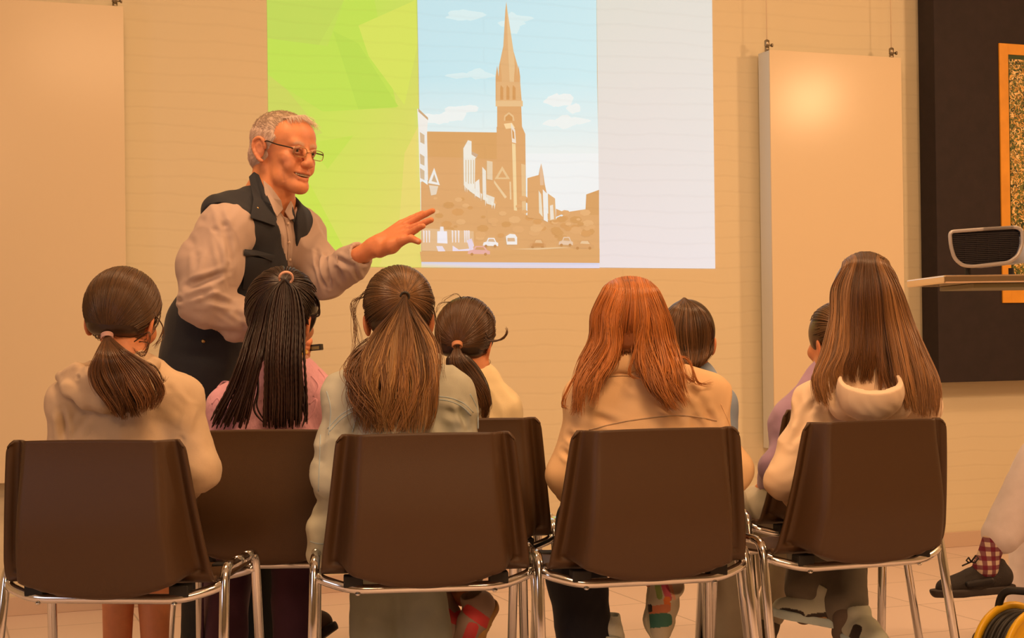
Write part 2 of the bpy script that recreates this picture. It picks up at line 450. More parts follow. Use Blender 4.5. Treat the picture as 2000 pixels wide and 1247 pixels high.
def brick_nodes(m, strength=.35):
    nt = m.node_tree; N = nt.nodes; L = nt.links; b = N['Principled BSDF']
    tc = N.new('ShaderNodeTexCoord'); sx = N.new('ShaderNodeSeparateXYZ'); cx = N.new('ShaderNodeCombineXYZ')
    L.new(tc.outputs['Object'], sx.inputs[0]); L.new(sx.outputs['X'], cx.inputs['X']); L.new(sx.outputs['Z'], cx.inputs['Y'])
    ns = N.new('ShaderNodeTexNoise'); ns.inputs['Scale'].default_value = 3.0; ns.inputs['Detail'].default_value = 3
    L.new(cx.outputs[0], ns.inputs['Vector'])
    va = N.new('ShaderNodeVectorMath'); va.operation = 'SCALE'; va.inputs['Scale'].default_value = 0.05
    L.new(ns.outputs['Color'], va.inputs[0]); vb = N.new('ShaderNodeVectorMath'); L.new(cx.outputs[0], vb.inputs[0]); L.new(va.outputs[0], vb.inputs[1])
    br = N.new('ShaderNodeTexBrick'); br.inputs['Scale'].default_value = 1.0; br.inputs['Brick Width'].default_value = 40.0
    br.inputs['Row Height'].default_value = 0.066; br.inputs['Mortar Size'].default_value = 0.009; br.inputs['Mortar Smooth'].default_value = 1.0
    L.new(vb.outputs[0], br.inputs['Vector'])
    n2 = N.new('ShaderNodeTexNoise'); n2.inputs['Scale'].default_value = 60; L.new(cx.outputs[0], n2.inputs['Vector'])
    ma = N.new('ShaderNodeMath'); ma.operation = 'MULTIPLY_ADD'; ma.inputs[1].default_value = 0.25
    inv = N.new('ShaderNodeMath'); inv.operation = 'SUBTRACT'; inv.inputs[0].default_value = 1.0
    L.new(br.outputs['Fac'], inv.inputs[1]); L.new(n2.outputs['Fac'], ma.inputs[0]); L.new(inv.outputs[0], ma.inputs[2])
    bp = N.new('ShaderNodeBump'); bp.inputs['Strength'].default_value = strength; bp.inputs['Distance'].default_value = 0.004
    L.new(ma.outputs[0], bp.inputs['Height']); L.new(bp.outputs['Normal'], b.inputs['Normal'])
    return br, N, L, b
M = {}
WALLC = tuple(c*k for c, k in zip(alb(232, 163, 97), (.90, 1.0, 1.04)))
M['wall'] = mat('painted_brick', WALLC, .75, spec=.25)
br, N_, L_, b_ = brick_nodes(M['wall'], .12)
mx = N_.new('ShaderNodeMix'); mx.data_type = 'RGBA'; mx.inputs[6].default_value = (*WALLC, 1); mx.inputs[7].default_value = (*[c*.97 for c in WALLC], 1)
L_.new(br.outputs['Fac'], mx.inputs[0]); L_.new(mx.outputs[2], b_.inputs['Base Color'])
M['plain_wall'] = mat('painted_plaster', WALLC, .8, bump=.1)
M['ceiling'] = mat('ceiling_white', (.8, .74, .62), .9)
M['skirting'] = mat('skirting_tile', alb(205, 140, 88), .45)

m = mat('floor_tiles', alb(226, 160, 108), .38, spec=.4); M['floor'] = m
nt = m.node_tree; N_ = nt.nodes; L_ = nt.links; b_ = N_['Principled BSDF']
tc = N_.new('ShaderNodeTexCoord'); mp = N_.new('ShaderNodeMapping'); mp.inputs['Rotation'].default_value = (0, 0, -WA); L_.new(tc.outputs['Object'], mp.inputs[0])
br = N_.new('ShaderNodeTexBrick'); br.offset = 0; br.inputs['Scale'].default_value = 1; br.inputs['Brick Width'].default_value = .45; br.inputs['Row Height'].default_value = .45
br.inputs['Mortar Size'].default_value = .0035
fc = alb(226, 160, 108)
br.inputs['Color1'].default_value = (*fc, 1); br.inputs['Color2'].default_value = (*[c*.95 for c in fc], 1); br.inputs['Mortar'].default_value = (*[c*.6 for c in fc], 1)
L_.new(mp.outputs[0], br.inputs['Vector']); L_.new(br.outputs['Color'], b_.inputs['Base Color'])

XL, XR, YB, ZC = -4.2, 5.2, -4.5, 3.0
def wy(x): return WPT[1]+(x-WPT[0])*math.tan(WA)
g = Geo(); g.add([(XL, YB, 0), (XR, YB, 0), (XR, wy(XR), 0), (XL, wy(XL), 0), (XL, YB, -.1), (XR, YB, -.1), (XR, wy(XR), -.1), (XL, wy(XL), -.1)],
      [(0, 1, 2, 3), (7, 6, 5, 4), (0, 4, 5, 1), (1, 5, 6, 2), (2, 6, 7, 3), (3, 7, 4, 0)])
tag(g.obj('floor', M['floor']), kind='structure')
g = Geo(); g.add([(XL, YB, ZC), (XR, YB, ZC), (XR, wy(XR), ZC), (XL, wy(XL), ZC), (XL, YB, ZC+.1), (XR, YB, ZC+.1), (XR, wy(XR), ZC+.1), (XL, wy(XL), ZC+.1)],
      [(3, 2, 1, 0), (4, 5, 6, 7), (0, 1, 5, 4), (1, 2, 6, 5), (2, 3, 7, 6), (3, 0, 4, 7)])
tag(g.obj('ceiling', M['ceiling']), kind='structure')
s0 = (np.array([XL, wy(XL), 0])-WPT)@WD; s1 = (np.array([XR, wy(XR), 0])-WPT)@WD
g = Geo(); g.box(((s0+s1)/2, .06, ZC/2), ((s1-s0)/2, .06, ZC/2)); tag(on_wall('wall_back', g, M['wall']), kind='structure')
g = Geo(); g.box((XL-.05, (YB+wy(XL))/2, ZC/2), (.05, (wy(XL)-YB)/2, ZC/2)); tag(g.obj('wall_left', M['plain_wall']), kind='structure')
g = Geo(); g.box((XR+.05, (YB+wy(XR))/2, ZC/2), (.05, (wy(XR)-YB)/2, ZC/2)); tag(g.obj('wall_right', M['plain_wall']), kind='structure')
g = Geo(); g.box(((XL+XR)/2, YB-.05, ZC/2), ((XR-XL)/2, .05, ZC/2)); tag(g.obj('wall_front', M['plain_wall']), kind='structure')
g = Geo(); g.box(((s0+s1)/2, -.006, .035), ((s1-s0)/2-.02, .006, .035)); tag(on_wall('baseboard_back', g, M['skirting'], bevel=.002), kind='structure')

# ------------------------------------------------------------------ the projected slide
def glow_mat(name, ks=0.30):
    m = mat(name, [c*ks for c in WALLC], .8, spec=.1)
    br, N, L, b = brick_nodes(m, .16)
    a = N.new('ShaderNodeVertexColor'); a.layer_name = 'Col'
    mp = N.new('ShaderNodeMapRange'); mp.inputs['To Min'].default_value = 1.0; mp.inputs['To Max'].default_value = .965
    L.new(br.outputs['Fac'], mp.inputs['Value'])
    vm = N.new('ShaderNodeVectorMath'); vm.operation = 'SCALE'; L.new(a.outputs['Color'], vm.inputs[0]); L.new(mp.outputs[0], vm.inputs['Scale'])
    L.new(vm.outputs[0], b.inputs['Emission Color']); b.inputs['Emission Strength'].default_value = 1.0
    return m
M['slide'] = glow_mat('projected_light')
AMB = lin((222, 165, 108))*.30
def em(c): return tuple(np.maximum(lin(c)-AMB, 0.0))
def poly(g, pts, c, off, sub=None):
    """one flat patch of light; c may be one colour or one per corner"""
    n = len(pts); V = [wl(x, y, off) for x, y in pts]
    b = len(g.V); g.V += [tuple(v) for v in V]; g.F.append(tuple(range(b, b+n))[::-1] if _cw(pts) else tuple(range(b, b+n)))
    g.C += [em(q) for q in c] if isinstance(c[0], (tuple, list)) else [em(c)]*n
def _cw(p):
    return sum((p[i][0]*p[(i+1) % len(p)][1]-p[(i+1) % len(p)][0]*p[i][1]) for i in range(len(p))) > 0
sb = wl(960, 520, 0)
slide = wall_empty('projected_slide', sb, 'bright slide projected on the brick wall, green panel beside a church street photo', 'projected image')
g = Geo()
poly(g, [(519, -150), (812, -150), (823, 523), (529, 519)], [(180, 212, 92), (196, 222, 96), (232, 214, 112), (214, 226, 92)], .0020)
o_ = .0022
for pts, c in [
    ([(520, -150), (640, -150), (672, 0), (610, 110), (523, 150)], (196, 216, 94)),
    ([(523, 150), (523, 75), (640, 90), (672, 0), (660, -150), (700, -150), (775, 210), (630, 218)], (196, 224, 88)),
    ([(523, 145), (560, 175), (630, 260), (525, 300)], (206, 214, 98)),
    ([(650, 60), (700, 85), (778, 208), (700, 214)], (190, 220, 86)),
    ([(600, 280), (690, 265), (640, 330), (700, 420), (640, 330)], (202, 224, 88)),
    ([(529, 300), (590, 330), (690, 520), (529, 519)], (206, 226, 86)),
    ([(700, 50), (812, 0), (815, 90), (790, 205), (720, 110)], (216, 226, 98)),
    ([(790, 300), (820, 240), (822, 520), (740, 520), (780, 430)], (232, 216, 116))]:
    poly(g, pts, c, o_); o_ += .00012
on_wall('green_panel', g, M['slide'], slide, col=True)
g = Geo()
poly(g, [(1164, -150), (1389, -150), (1397, 525), (1171, 523)], [(222, 220, 204), (226, 222, 208), (238, 228, 226), (236, 224, 222)], .0020)
poly(g, [(823, 512), (1171, 514), (1171, 524), (1000, 524), (823, 523)], [(228, 220, 236), (228, 220, 236), (228, 220, 236), (226, 210, 210), (232, 214, 150)], .0020)
on_wall('pale_panel', g, M['slide'], slide, col=True)
g = Geo()
T1, T2, T3, TD = (222, 168, 112), (226, 178, 124), (232, 192, 140), (214, 156, 96)
poly(g, [(812, -150), (1164, -150), (1166, 150), (818, 150)], [(196, 226, 232), (200, 230, 236), (206, 236, 240), (198, 230, 236)], .0020)
poly(g, [(818, 150), (1166, 150), (1169, 300), (820, 300)], [(198, 230, 236), (206, 236, 240), (236, 240, 236), (232, 240, 236)], .0020)
poly(g, [(820, 300), (1169, 300), (1171, 514), (823, 512)], [(238, 242, 240), (240, 242, 240), (240, 238, 236), (240, 240, 238)], .0020)
o_ = .0022
def L(pts, c):
    global o_
    poly(g, pts, c, o_); o_ += .00006
for k in range(26):   # clouds
    cx_, cy_ = [(900, 30), (1010, 45), (850, 235), (890, 225), (1120, 200), (930, 150), (1100, 240)][k % 7]; cx_ += rng.normal(0, 18); cy_ += rng.normal(0, 9)
    rx_, ry_ = rng.uniform(12, 34), rng.uniform(5, 13)
    q = [(cx_+rx_*math.cos(a)*(1+.15*math.sin(3*a+k)), cy_+ry_*math.sin(a)*(1+.2*math.cos(4*a+k))) for a in np.linspace(0, 2*math.pi, 15)[:-1]]
    q = [(min(max(x, 818), 1164), y) for x, y in q]
    L(q, (218, 238, 238) if cy_ < 190 else (238, 242, 238))
# nave and its roof
L([(834, 257), (980, 259), (1000, 260), (1026, 330), (1026, 440), (836, 440)], T1)
L([(834, 257), (980, 259), (996, 300), (995, 312), (836, 306)], (218, 164, 104))
# spire
L([(989, 3), (991, 20), (1003, 100), (1012, 132), (1012, 170), (974, 170), (974, 132), (983, 90), (987, 20)], T2)
L([(989, 3), (991, 20), (1003, 100), (1008, 170), (996, 170), (992, 90)], T3)
for x in (971, 977, 1007, 1013):
    L([(x, 128 if x in (971, 1013) else 118), (x+3, 150), (x+3, 200), (x-3, 200), (x-3, 150)], T1)
L([(970, 160), (1016, 160), (1019, 198), (969, 198)], T2)
for x in (978, 990, 1002): L([(x, 166), (x+5, 172), (x+5, 195), (x-1, 195), (x-1, 172)], TD)
L([(968, 197), (1021, 197), (1021, 208), (968, 208)], T3)
L([(971, 208), (1018, 208), (1020, 258), (971, 258)], T1)
L([(985, 226), (994, 219), (1003, 226), (1005, 236), (984, 236)], T3)
L([(987, 229), (994, 223), (1001, 229), (1001, 236), (987, 236)], TD)
L([(970, 248), (1019, 246), (1026, 262), (1028, 440), (970, 440)], T1)
L([(984, 242), (1000, 240), (1006, 250), (988, 252)], (250, 214, 160))
L([(998, 240), (1006, 254), (1008, 280), (1000, 278)], (240, 226, 206)); L([(1000, 252), (1004, 258), (1005, 272), (1001, 270)], TD)
L([(1000, 280), (1007, 282), (1010, 420), (1004, 420)], (244, 214, 160))
L([(1018, 320), (1026, 322), (1028, 430), (1020, 430)], T3)
# gable between nave and tower
L([(981, 325), (996, 350), (966, 350)], (234, 196, 144)); L([(981, 333), (989, 347), (973, 347)], T1)
L([(965, 352), (990, 385), (986, 388), (965, 358)], (238, 204, 156)); L([(995, 355), (998, 355), (999, 390), (996, 390)], (238, 204, 156))
# street trees, the whole dark lower band
L([(822, 352), (850, 372), (905, 380), (960, 404), (1010, 412), (1040, 425), (1085, 432), (1110, 414), (1150, 408), (1170, 400), (1171, 514), (823, 512)], T1)
L([(1145, 380), (1170, 371), (1170, 420), (1143, 420)], (216, 162, 104))
for k in range(70):
    x, y = rng.uniform(835, 1165), rng.uniform(385, 470); r_ = rng.uniform(4, 13)
    if y < 425 and x > 1040: y += 30
    q = [(min(max(x+r_*math.cos(a), 824), 1168), y+r_*.6*math.sin(a)) for a in np.linspace(0, 2*math.pi, 8)[:-1]]
    L(q, [(218, 160, 100), (226, 172, 116), (214, 158, 98), (230, 178, 122)][k % 4])
# pale houses on the left
L([(815, 212), (836, 232), (834, 262), (817, 250)], (240, 236, 228)); L([(817, 212), (836, 230), (836, 235), (817, 218)], (206, 170, 130))
L([(817, 250), (834, 262), (836, 352), (820, 356)], (238, 234, 226))
for y in (258, 300, 328): L([(820, y), (829, y+6), (829, y+24), (821, y+20)], (214, 186, 150))
L([(848, 328), (859, 362), (836, 358)], (240, 236, 228)); L([(848, 340), (854, 357), (843, 354)], (210, 176, 136))
L([(838, 362), (856, 364), (852, 380), (842, 382)], (232, 214, 190))
L([(905, 290), (914, 274), (921, 276), (921, 300), (932, 306), (928, 310), (927, 380), (918, 374), (906, 362)], (240, 234, 220))
for x in (909, 914, 919, 924): L([(x, 312), (x+2, 313), (x+2, 360), (x, 358)], (222, 196, 160))
L([(921, 296), (934, 302), (930, 308), (921, 302)], (206, 172, 140))
L([(928, 356), (936, 350), (938, 388), (928, 382)], (240, 234, 222)); L([(942, 326), (949, 334), (950, 392), (943, 390)], (238, 230, 214))
L([(951, 314), (962, 316), (962, 352), (951, 350)], (232, 206, 170)); L([(950, 380), (966, 386), (964, 402), (951, 398)], (236, 224, 204))
for k in range(16):
    x = rng.uniform(903, 965); y = 350+(x-903)*.75; L([(x, y), (x+3, y+3), (x+1, y+rng.uniform(12, 22))], (240, 232, 216))
# right-hand row with little turret
L([(1030, 348), (1052, 342), (1054, 330), (1057, 320), (1060, 332), (1064, 360), (1068, 378), (1068, 430), (1030, 425)], T1)
L([(1054, 332), (1057, 319), (1060, 332), (1062, 362), (1055, 362)], (228, 188, 150))
L([(1060, 370), (1068, 378), (1070, 434), (1062, 430)], (240, 236, 228)); L([(1070, 378), (1084, 388), (1086, 430), (1071, 432)], T2)
L([(1074, 402), (1080, 400), (1082, 428), (1075, 430)], (238, 226, 208)); L([(1052, 372), (1057, 380), (1060, 424), (1053, 416)], (236, 224, 200))
L([(1086, 408), (1104, 416), (1086, 424)], T1)
# shopfronts, parked cars and the road
L([(824, 446), (925, 452), (926, 492), (824, 490)], (228, 186, 140))
for x0, x1 in ((826, 842), (882, 900), (906, 918)):
    for k in range(3):
        xa = x0+(x1-x0)*k/3; L([(xa, 450), (xa+3.5, 451), (xa+3, 474), (xa+1, 474)], (240, 226, 220))
L([(854, 452), (873, 452), (874, 476), (854, 475)], (242, 236, 240)); L([(860, 443), (866, 443), (867, 452), (859, 452)], (240, 230, 226))
L([(852, 481), (864, 481), (870, 491), (856, 492)], (236, 222, 228)); L([(884, 480), (896, 488), (916, 486), (922, 476), (926, 492), (900, 495), (884, 492)], (236, 222, 234))
L([(912, 470), (921, 466), (926, 480), (918, 492)], (232, 214, 226))
L([(820, 492), (1171, 486), (1171, 514), (823, 512)], (222, 168, 110))
def car(x, y, w, c, c2):
    L([(x-w, y+6), (x-w*.9, y), (x-w*.5, y-2), (x-w*.3, y-9), (x+w*.5, y-9), (x+w*.75, y-1), (x+w, y+1), (x+w, y+7)], c)
    L([(x-w*.35, y-2), (x-w*.2, y-7), (x+w*.4, y-7), (x+w*.6, y-1)], c2)
    for q in (-.6, .6): L([(x+q*w+3*math.cos(a), y+7+3*math.sin(a)) for a in np.linspace(0, 6.28, 8)[:-1]], (196, 140, 86))
car(935, 490, 22, (232, 176, 164), (214, 160, 112)); car(958, 474, 15, (242, 236, 232), (222, 186, 150))
L([(988, 462), (996, 457), (1006, 458), (1010, 464), (1010, 478), (990, 478)], (242, 236, 230)); L([(991, 465), (1005, 465), (1006, 472), (991, 472)], (222, 182, 142))
car(1050, 476, 16, (216, 160, 106), (232, 190, 140)); car(1105, 472, 14, (232, 200, 170), (216, 168, 116)); car(1140, 478, 20, (218, 164, 110), (236, 200, 156))
L([(1000, 487), (1090, 483), (1115, 484), (1050, 488)], (234, 196, 148)); L([(1040, 476), (1062, 476), (1062, 482), (1040, 482)], (206, 148, 92))
on_wall('church_photo', g, M['slide'], slide, col=True)

# ------------------------------------------------------------------ hanging boards
M['board'] = mat('board_laminate', alb(224, 160, 96), .17, spec=.09)
M['board_side'] = mat('board_edge', alb(205, 160, 112), .6)
M['clip'] = mat('clip_metal', (.35, .3, .22), .35, metal=1.0)
M['cord'] = mat('hanging_cord', (.75, .6, .42), .6)
def board(tl, tr, zb, thick, clips, label):
    """a deep hanging display board; tl, tr its near top corners, zb its bottom height"""
    a, b = wl(*tl, thick+.03), wl(*tr, thick+.03)
    z1 = (a[2]+b[2])/2; e = wall_empty('display_board', (a[0], -.03, zb), label, 'board')
    g = Geo(); g.box(((a[0]+b[0])/2, -.03-thick+.003, (zb+z1)/2), ((b[0]-a[0])/2, .003, (z1-zb)/2)); on_wall('front_sheet', g, M['board'], e, bevel=.001)
    g = Geo(); g.box(((a[0]+b[0])/2, -.03-thick/2+.0031, (zb+z1)/2), ((b[0]-a[0])/2-.001, thick/2-.003, (z1-zb)/2-.001)); on_wall('edge_frame', g, M['board_side'], e, bevel=.002)
    for px in clips:
        c = wl(px, (tl[1]+tr[1])/2, thick*.6); x = c[0]; y = -.03-thick*.65
        g = Geo(); g.tube([(x, y, z1), (x, y, z1+.018)], .010); g.tube([(x, y, z1+.018), (x, y, z1+.022), (x, y, z1+.046), (x, y, z1+.050)], [.007, .011, .011, .006])
        g.tube([(x, y, z1+.026), (x+.020, y-.004, z1+.026)], .0045); g.tube([(x+.020, y-.004, z1+.026), (x+.026, y-.005, z1+.026)], .008)
        on_wall('hanging_clip', g, M['clip'], e, smooth=True)
        g = Geo(); g.tube([(x, y, z1+.045), (x, y, ZC)], .0022, 6); on_wall('cord', g, M['cord'], e, smooth=True)
board((1503, 97), (1760, 113), .50, .10, (1490, 1732), 'tall cream board on cords right of the slide with a soft lamp glare')
board((-330, -25), (241, 14), .50, .10, (-250, 222), 'cream board at the left edge, only its right half and one clip in view')

# ------------------------------------------------------------------ dark panel with framed picture
M['panel'] = mat('dark_panel_felt', (.017, .009, .010), .75, bump=.15, bscale=400, var=.2, vscale=20)
M['gold'] = mat('gold_border', (.74, .32, .022), .5, var=.08, vscale=14)
M['green_line'] = mat('green_border_line', (.03, .06, .015), .6)
a = wl(1829, 400, .14); zb = wl(1836, 748, .14)[2]
pe = wall_empty('felt_display_board', (a[0], -.02, zb), 'dark brown felt display board at the right edge carrying a gold bordered picture', 'display board')
g = Geo(); g.box((a[0]+.70, -.08, (zb+2.75)/2), (.70, .06, (2.75-zb)/2)); on_wall('panel_sheet', g, M['panel'], pe, bevel=.003)
for x in (a[0]+.2, a[0]+1.2): g = Geo(); g.tube([(x, -.08, 2.75), (x, -.08, ZC)], .0022, 6); on_wall('cord', g, M['cord'], pe)
p0 = wl(1950, 84, .147); p1 = wl(1960, 592, .147); x0 = (p0[0]+p1[0])/2; z1, z0 = p0[2], p1[2]; wdt = .78; bw = .050
fe = wall_empty('framed_picture', (x0, -.141, z0), 'gold bordered leaf and petal picture hung on the dark panel', 'picture')
g = Geo()
for c, h in [((x0+bw/2, z1/2+z0/2), (bw/2, (z1-z0)/2)), ((x0+wdt-bw/2, z1/2+z0/2), (bw/2, (z1-z0)/2)), ((x0+wdt/2, z1-bw/2), (wdt/2-bw, bw/2)), ((x0+wdt/2, z0+bw*.7), (wdt/2-bw, bw*.7))]:
    g.box((c[0], -.144, c[1]), (h[0], .004, h[1]))
on_wall('gold_border', g, M['gold'], fe, bevel=.001)
g = Geo(); g.box((x0+wdt/2, -.1425, (z0+z1)/2), (wdt/2-bw+.001, .0015, (z1-z0)/2-bw+.001)); on_wall('green_line', g, M['green_line'], fe)
mp_ = mat('leaf_pattern', (.2, .2, .05), .45); nt = mp_.node_tree; N_ = nt.nodes; L_ = nt.links
tc = N_.new('ShaderNodeTexCoord'); nz = N_.new('ShaderNodeTexNoise'); nz.inputs['Scale'].default_value = 16; nz.inputs['Detail'].default_value = 2
L_.new(tc.outputs['Object'], nz.inputs['Vector']); mxv = N_.new('ShaderNodeMix'); mxv.data_type = 'VECTOR'; mxv.inputs[0].default_value = .35
L_.new(tc.outputs['Object'], mxv.inputs[4]); L_.new(nz.outputs['Color'], mxv.inputs[5])
vo = N_.new('ShaderNodeTexVoronoi'); vo.inputs['Scale'].default_value = 62; L_.new(mxv.outputs[1], vo.inputs['Vector'])
cr = N_.new('ShaderNodeValToRGB'); cr.color_ramp.interpolation = 'CONSTANT'
for i, (p, c) in enumerate([(0, (.02, .035, .01)), (.22, (.10, .13, .02)), (.42, (.35, .20, .03)), (.58, (.16, .17, .03)), (.70, (.75, .42, .10)), (.86, (.9, .65, .3))]):
    e_ = cr.color_ramp.elements[i] if i < 2 else cr.color_ramp.elements.new(p); e_.position = p; e_.color = (*c, 1)
sx = N_.new('ShaderNodeSeparateColor'); L_.new(vo.outputs['Color'], sx.inputs[0]); L_.new(sx.outputs[0], cr.inputs[0])
L_.new(cr.outputs[0], N_['Principled BSDF'].inputs['Base Color'])
g = Geo(); g.box((x0+wdt/2, -.1450, (z0+z1)/2), (wdt/2-bw-.006, .001, (z1-z0)/2-bw-.02)); on_wall('picture_sheet', g, mp_, fe)

# ------------------------------------------------------------------ chairs
M['shell'] = mat('brown_plastic', (.078, .039, .0155), .45, bump=.12, bscale=900, spec=.45)
M['chrome'] = mat('chrome', (.80, .81, .82), .12, metal=1.0)
M['black_rubber'] = mat('black_rubber', (.012, .011, .010), .6)
def shell_mesh():
    prof = np.array([(-.250, .800), (-.240, .735), (-.226, .660), (-.210, .590), (-.192, .525), (-.170, .485), (-.120, .466), (-.02, .457), (.10, .459), (.18, .462), (.215, .450)])
    C = np.zeros((1, len(prof), 3)); C[0, :, 1:] = prof
    nu, nv = 61, 70; tv = np.linspace(0, 1, nv); P = catmull(C, tv[None])[0]
    T = np.gradient(P, axis=0); T /= np.linalg.norm(T, axis=1)[:, None]; out = np.stack([np.zeros(nv), T[:, 2], -T[:, 1]], 1)
    V = []
    def ss(x): x = np.clip(x, 0, 1); return x*x*(3-2*x)
    for i, v in enumerate(tv):
        w = np.interp(v, [0, .40, .5, .62, .9, 1], [.198, .234, .238, .236, .222, .208])
        for j in range(nu):
            u = -1+2*j/(nu-1); au = abs(u)
            b = (.38+.62*ss(v/.32))*ss((.88-au)/.17)*ss((.525-.10*au**2.2-v)/.06)*ss((v+.06)/.05)
            rim = ss((au-.90)/.06)
            o_v = out[i]*np.array([1, 1, min(1, v/.2)]); p = P[i]+o_v*(.078*b-.002)
            if v < .45: p = p+np.array([0, .012, 0])*ss((au-.72)/.16)*(1-rim)
            if v > .55: p = p+np.array([0, 0, .012])*au**3
            zc = -.016*ss((au-.92)/.08)**2*max(0, 1-v/.05)-.003*au*au*max(0, 1-v/.1)
            V.append((u*w, p[1], p[2]+zc))
    F = [(i*nu+j, i*nu+j+1, (i+1)*nu+j+1, (i+1)*nu+j) for i in range(nv-1) for j in range(nu-1)]
    return V, F
def make_chair(label, group):
    e = empty('stacking_chair', (0, 0, 0), 0, label, 'chair', group)
    V, F = shell_mesh(); s = mk('seat_shell', V, F, M['shell'], e, world=False)
    so = s.modifiers.new('thickness', 'SOLIDIFY'); so.thickness = .006; so.offset = 0
    R = .0115
    for sx in (-1, 1):
        g = Geo(); g.tube(fillet([(sx*.268, -.235, .012), (sx*.252, -.135, .505), (sx*.251, -.05, .505)], .035), R, 12); l = g.obj('leg', M['chrome'], e, True, world=False)
        g = Geo(); g.tube([(sx*.268, -.235, 0), (sx*.2672, -.231, .022)], .014, 12); g.obj('foot_cap', M['black_rubber'], l, True, world=False)
        g = Geo(); g.tube(fillet([(sx*.262, .150, .012), (sx*.252, .110, .505), (sx*.251, .03, .505)], .035), R, 12); l = g.obj('leg', M['chrome'], e, True, world=False)
        g = Geo(); g.tube([(sx*.262, .150, 0), (sx*.2615, .147, .022)], .014, 12); g.obj('foot_cap', M['black_rubber'], l, True, world=False)
        g = Geo(); g.tube([(sx*.251, -.052, .505), (sx*.251, .032, .505)], R, 12); g.obj('side_rail', M['chrome'], e, True, world=False)
    for y, name, bow in ((-.135, 'rear_rail', -.055), (.105, 'front_rail', .02)):
        g = Geo(); g.tube(fillet([(-.249, y, .470), (-.235, y+bow*.4, .462), (-.17, y+bow, .444), (.17, y+bow, .444), (.235, y+bow*.4, .462), (.249, y, .470)], .04, 5), R, 12); r = g.obj(name, M['chrome'], e, True, world=False)
        for sx in (-1, 1): g = Geo(); g.tube([(sx*.155, y+bow-.004, .4345), (sx*.155, y+bow-.004, .4305)], [.007, .004], 10); g.obj('bolt', M['chrome'], r, True, world=False)
        for sx in (-1, 1):
            g = Geo(); g.box((sx*.165, y+bow+.012, .4615), (.022, .018, .0135)); g.obj('mounting_block', M['black_rubber'], e, world=False, bevel=.003)
    g = Geo()
    return e
def copy_tree(o, parent=None):
    c = o.copy(); COL.objects.link(c); c.parent = parent
    for ch in [x for x in bpy.data.objects if x.parent == o]: copy_tree(ch, c)
    return c
CH = [ # top-back centre px, py, depth, heading, label
    (185, 860, 3.33, 6, 'brown plastic chair at the left edge under the child with low ponytail'),
    (832, 844, 3.43, -6, 'brown plastic chair in the middle, under the child in a denim jacket'),
    (1283, 832, 3.49, -13, 'brown plastic chair under the red-haired child in a tan jacket'),
    (1712, 817, 3.71, -20, 'brown plastic chair at the right, under the child with very long straight hair'),
    (514, 828, 3.86, 2, 'dark shaded chair behind, under the child with long braids'),
    (908, 819, 3.99, -9, 'dark chair further back under the child in a yellow top, its right corner showing'),
    (1285, 808, 4.12, -12, 'chair hidden behind the red-haired child, only its legs in view'),
    (1652, 800, 4.30, -22, 'chair behind the long-haired child, its seat edge and legs in view')]
proto = None
CHAIR = []
for i, (px, py, d, hd, lb) in enumerate(CH):
    if proto is None: c = proto = make_chair(lb, 'brown stacking chairs of the young audience')
    else: c = copy_tree(proto); c['label'] = lb
    top = W(px, py, d); f = heading(hd)@np.array([0, 1, 0]); o = top+f*.25
    c.location = (o[0], o[1], 0); c.rotation_euler = (0, 0, -math.radians(hd)); CHAIR.append((o, hd))
    if i == 4: c.scale = (1, 1, .982)

# ------------------------------------------------------------------ projector on its trolley shelf
M['pshell'] = mat('projector_plastic', alb(190, 160, 135), .35)
M['pgrey'] = mat('projector_rim', (.50, .47, .46), .3, metal=.2)
M['pgrille'] = mat('projector_grille', (.035, .03, .035), .5)
PD = 4.25
pc = W(1930, 540, PD); pr = empty('projector', pc+np.array([0, 0.1, 0]), 0, 'silver grey projector with a slatted vent grille at the right edge', 'projector')
out = [(1920, 448), (1985, 444), (1996, 450), (1997, 478), (1988, 500), (1970, 513), (1900, 521), (1880, 519), (1864, 505), (1857, 480), (1855, 453)]
F0 = [W(x, y, PD) for x, y in out]
ring = fillet(F0+[F0[0]], .012, 4)
g = Geo(); ring3 = np.vstack([ring, ring[1:2]]); g.tube(ring3, .0052, 10, False); g.obj('vent_rim', M['pgrey'], pr, True)
g = Geo(); fr = [p+np.array([0, .004, 0]) for p in ring[:-1]]
cen = np.mean(fr, axis=0); dv = np.array([.34, .94, 0.]); mid = [(p-cen)*1.0+cen+dv*.03 for p in fr]; bk = [(p-cen)*.9+cen+dv*.27 for p in fr]; n = len(bk)
g.add(fr+mid+bk, [(i, (i+1) % n, n+(i+1) % n, n+i) for i in range(n)]+[(n+i, n+(i+1) % n, 2*n+(i+1) % n, 2*n+i) for i in range(n)]+[tuple(range(2*n, 3*n))])
g.box(cen+dv*.19+np.array([.03, 0, .000]), (.055, .085, .036))
g.obj('casing', M['pshell'], pr, True)
g = Geo(); cen2 = cen+np.array([0, .012, 0]); g.add([(p-cen)*.97+cen2 for p in fr], [tuple(range(n))[::-1]])
for k in range(16):
    y = 457+k*3.75; xl = 1860 if y < 490 else 1860+(y-490)*.7; xr = 1993 if y < 480 else 1993-(y-480)*.75
    a, b = W(xl, y+2, PD+.005), W(xr, y-3, PD+.005); g.tube([a, b], .0013, 5)
for x in (1885, 1908, 1930, 1952, 1974): g.tube([W(x, 456, PD+.008), W(x, 514, PD+.008)], .0015, 5)
g.obj('vent_grille', M['pgrille'], pr)
for x in (1890, 1975): g = Geo(); q = W(x, 524, PD+.03); g.tube([q, (q[0], q[1], W(1900, 538, PD+.03)[2]+.0)], .008, 10); g.obj('foot', M['black_rubber'], pr)
M['shelf'] = mat('polished_metal', (.85, .68, .48), .16, metal=.9)
M['under'] = mat('shelf_underside', (.22, .2, .1), .5)
te = W(2040, 545, PD+.15); tr = empty('projector_trolley', (te[0], te[1], 0), 0, 'polished metal shelf carrying the projector at the right edge', 'trolley')
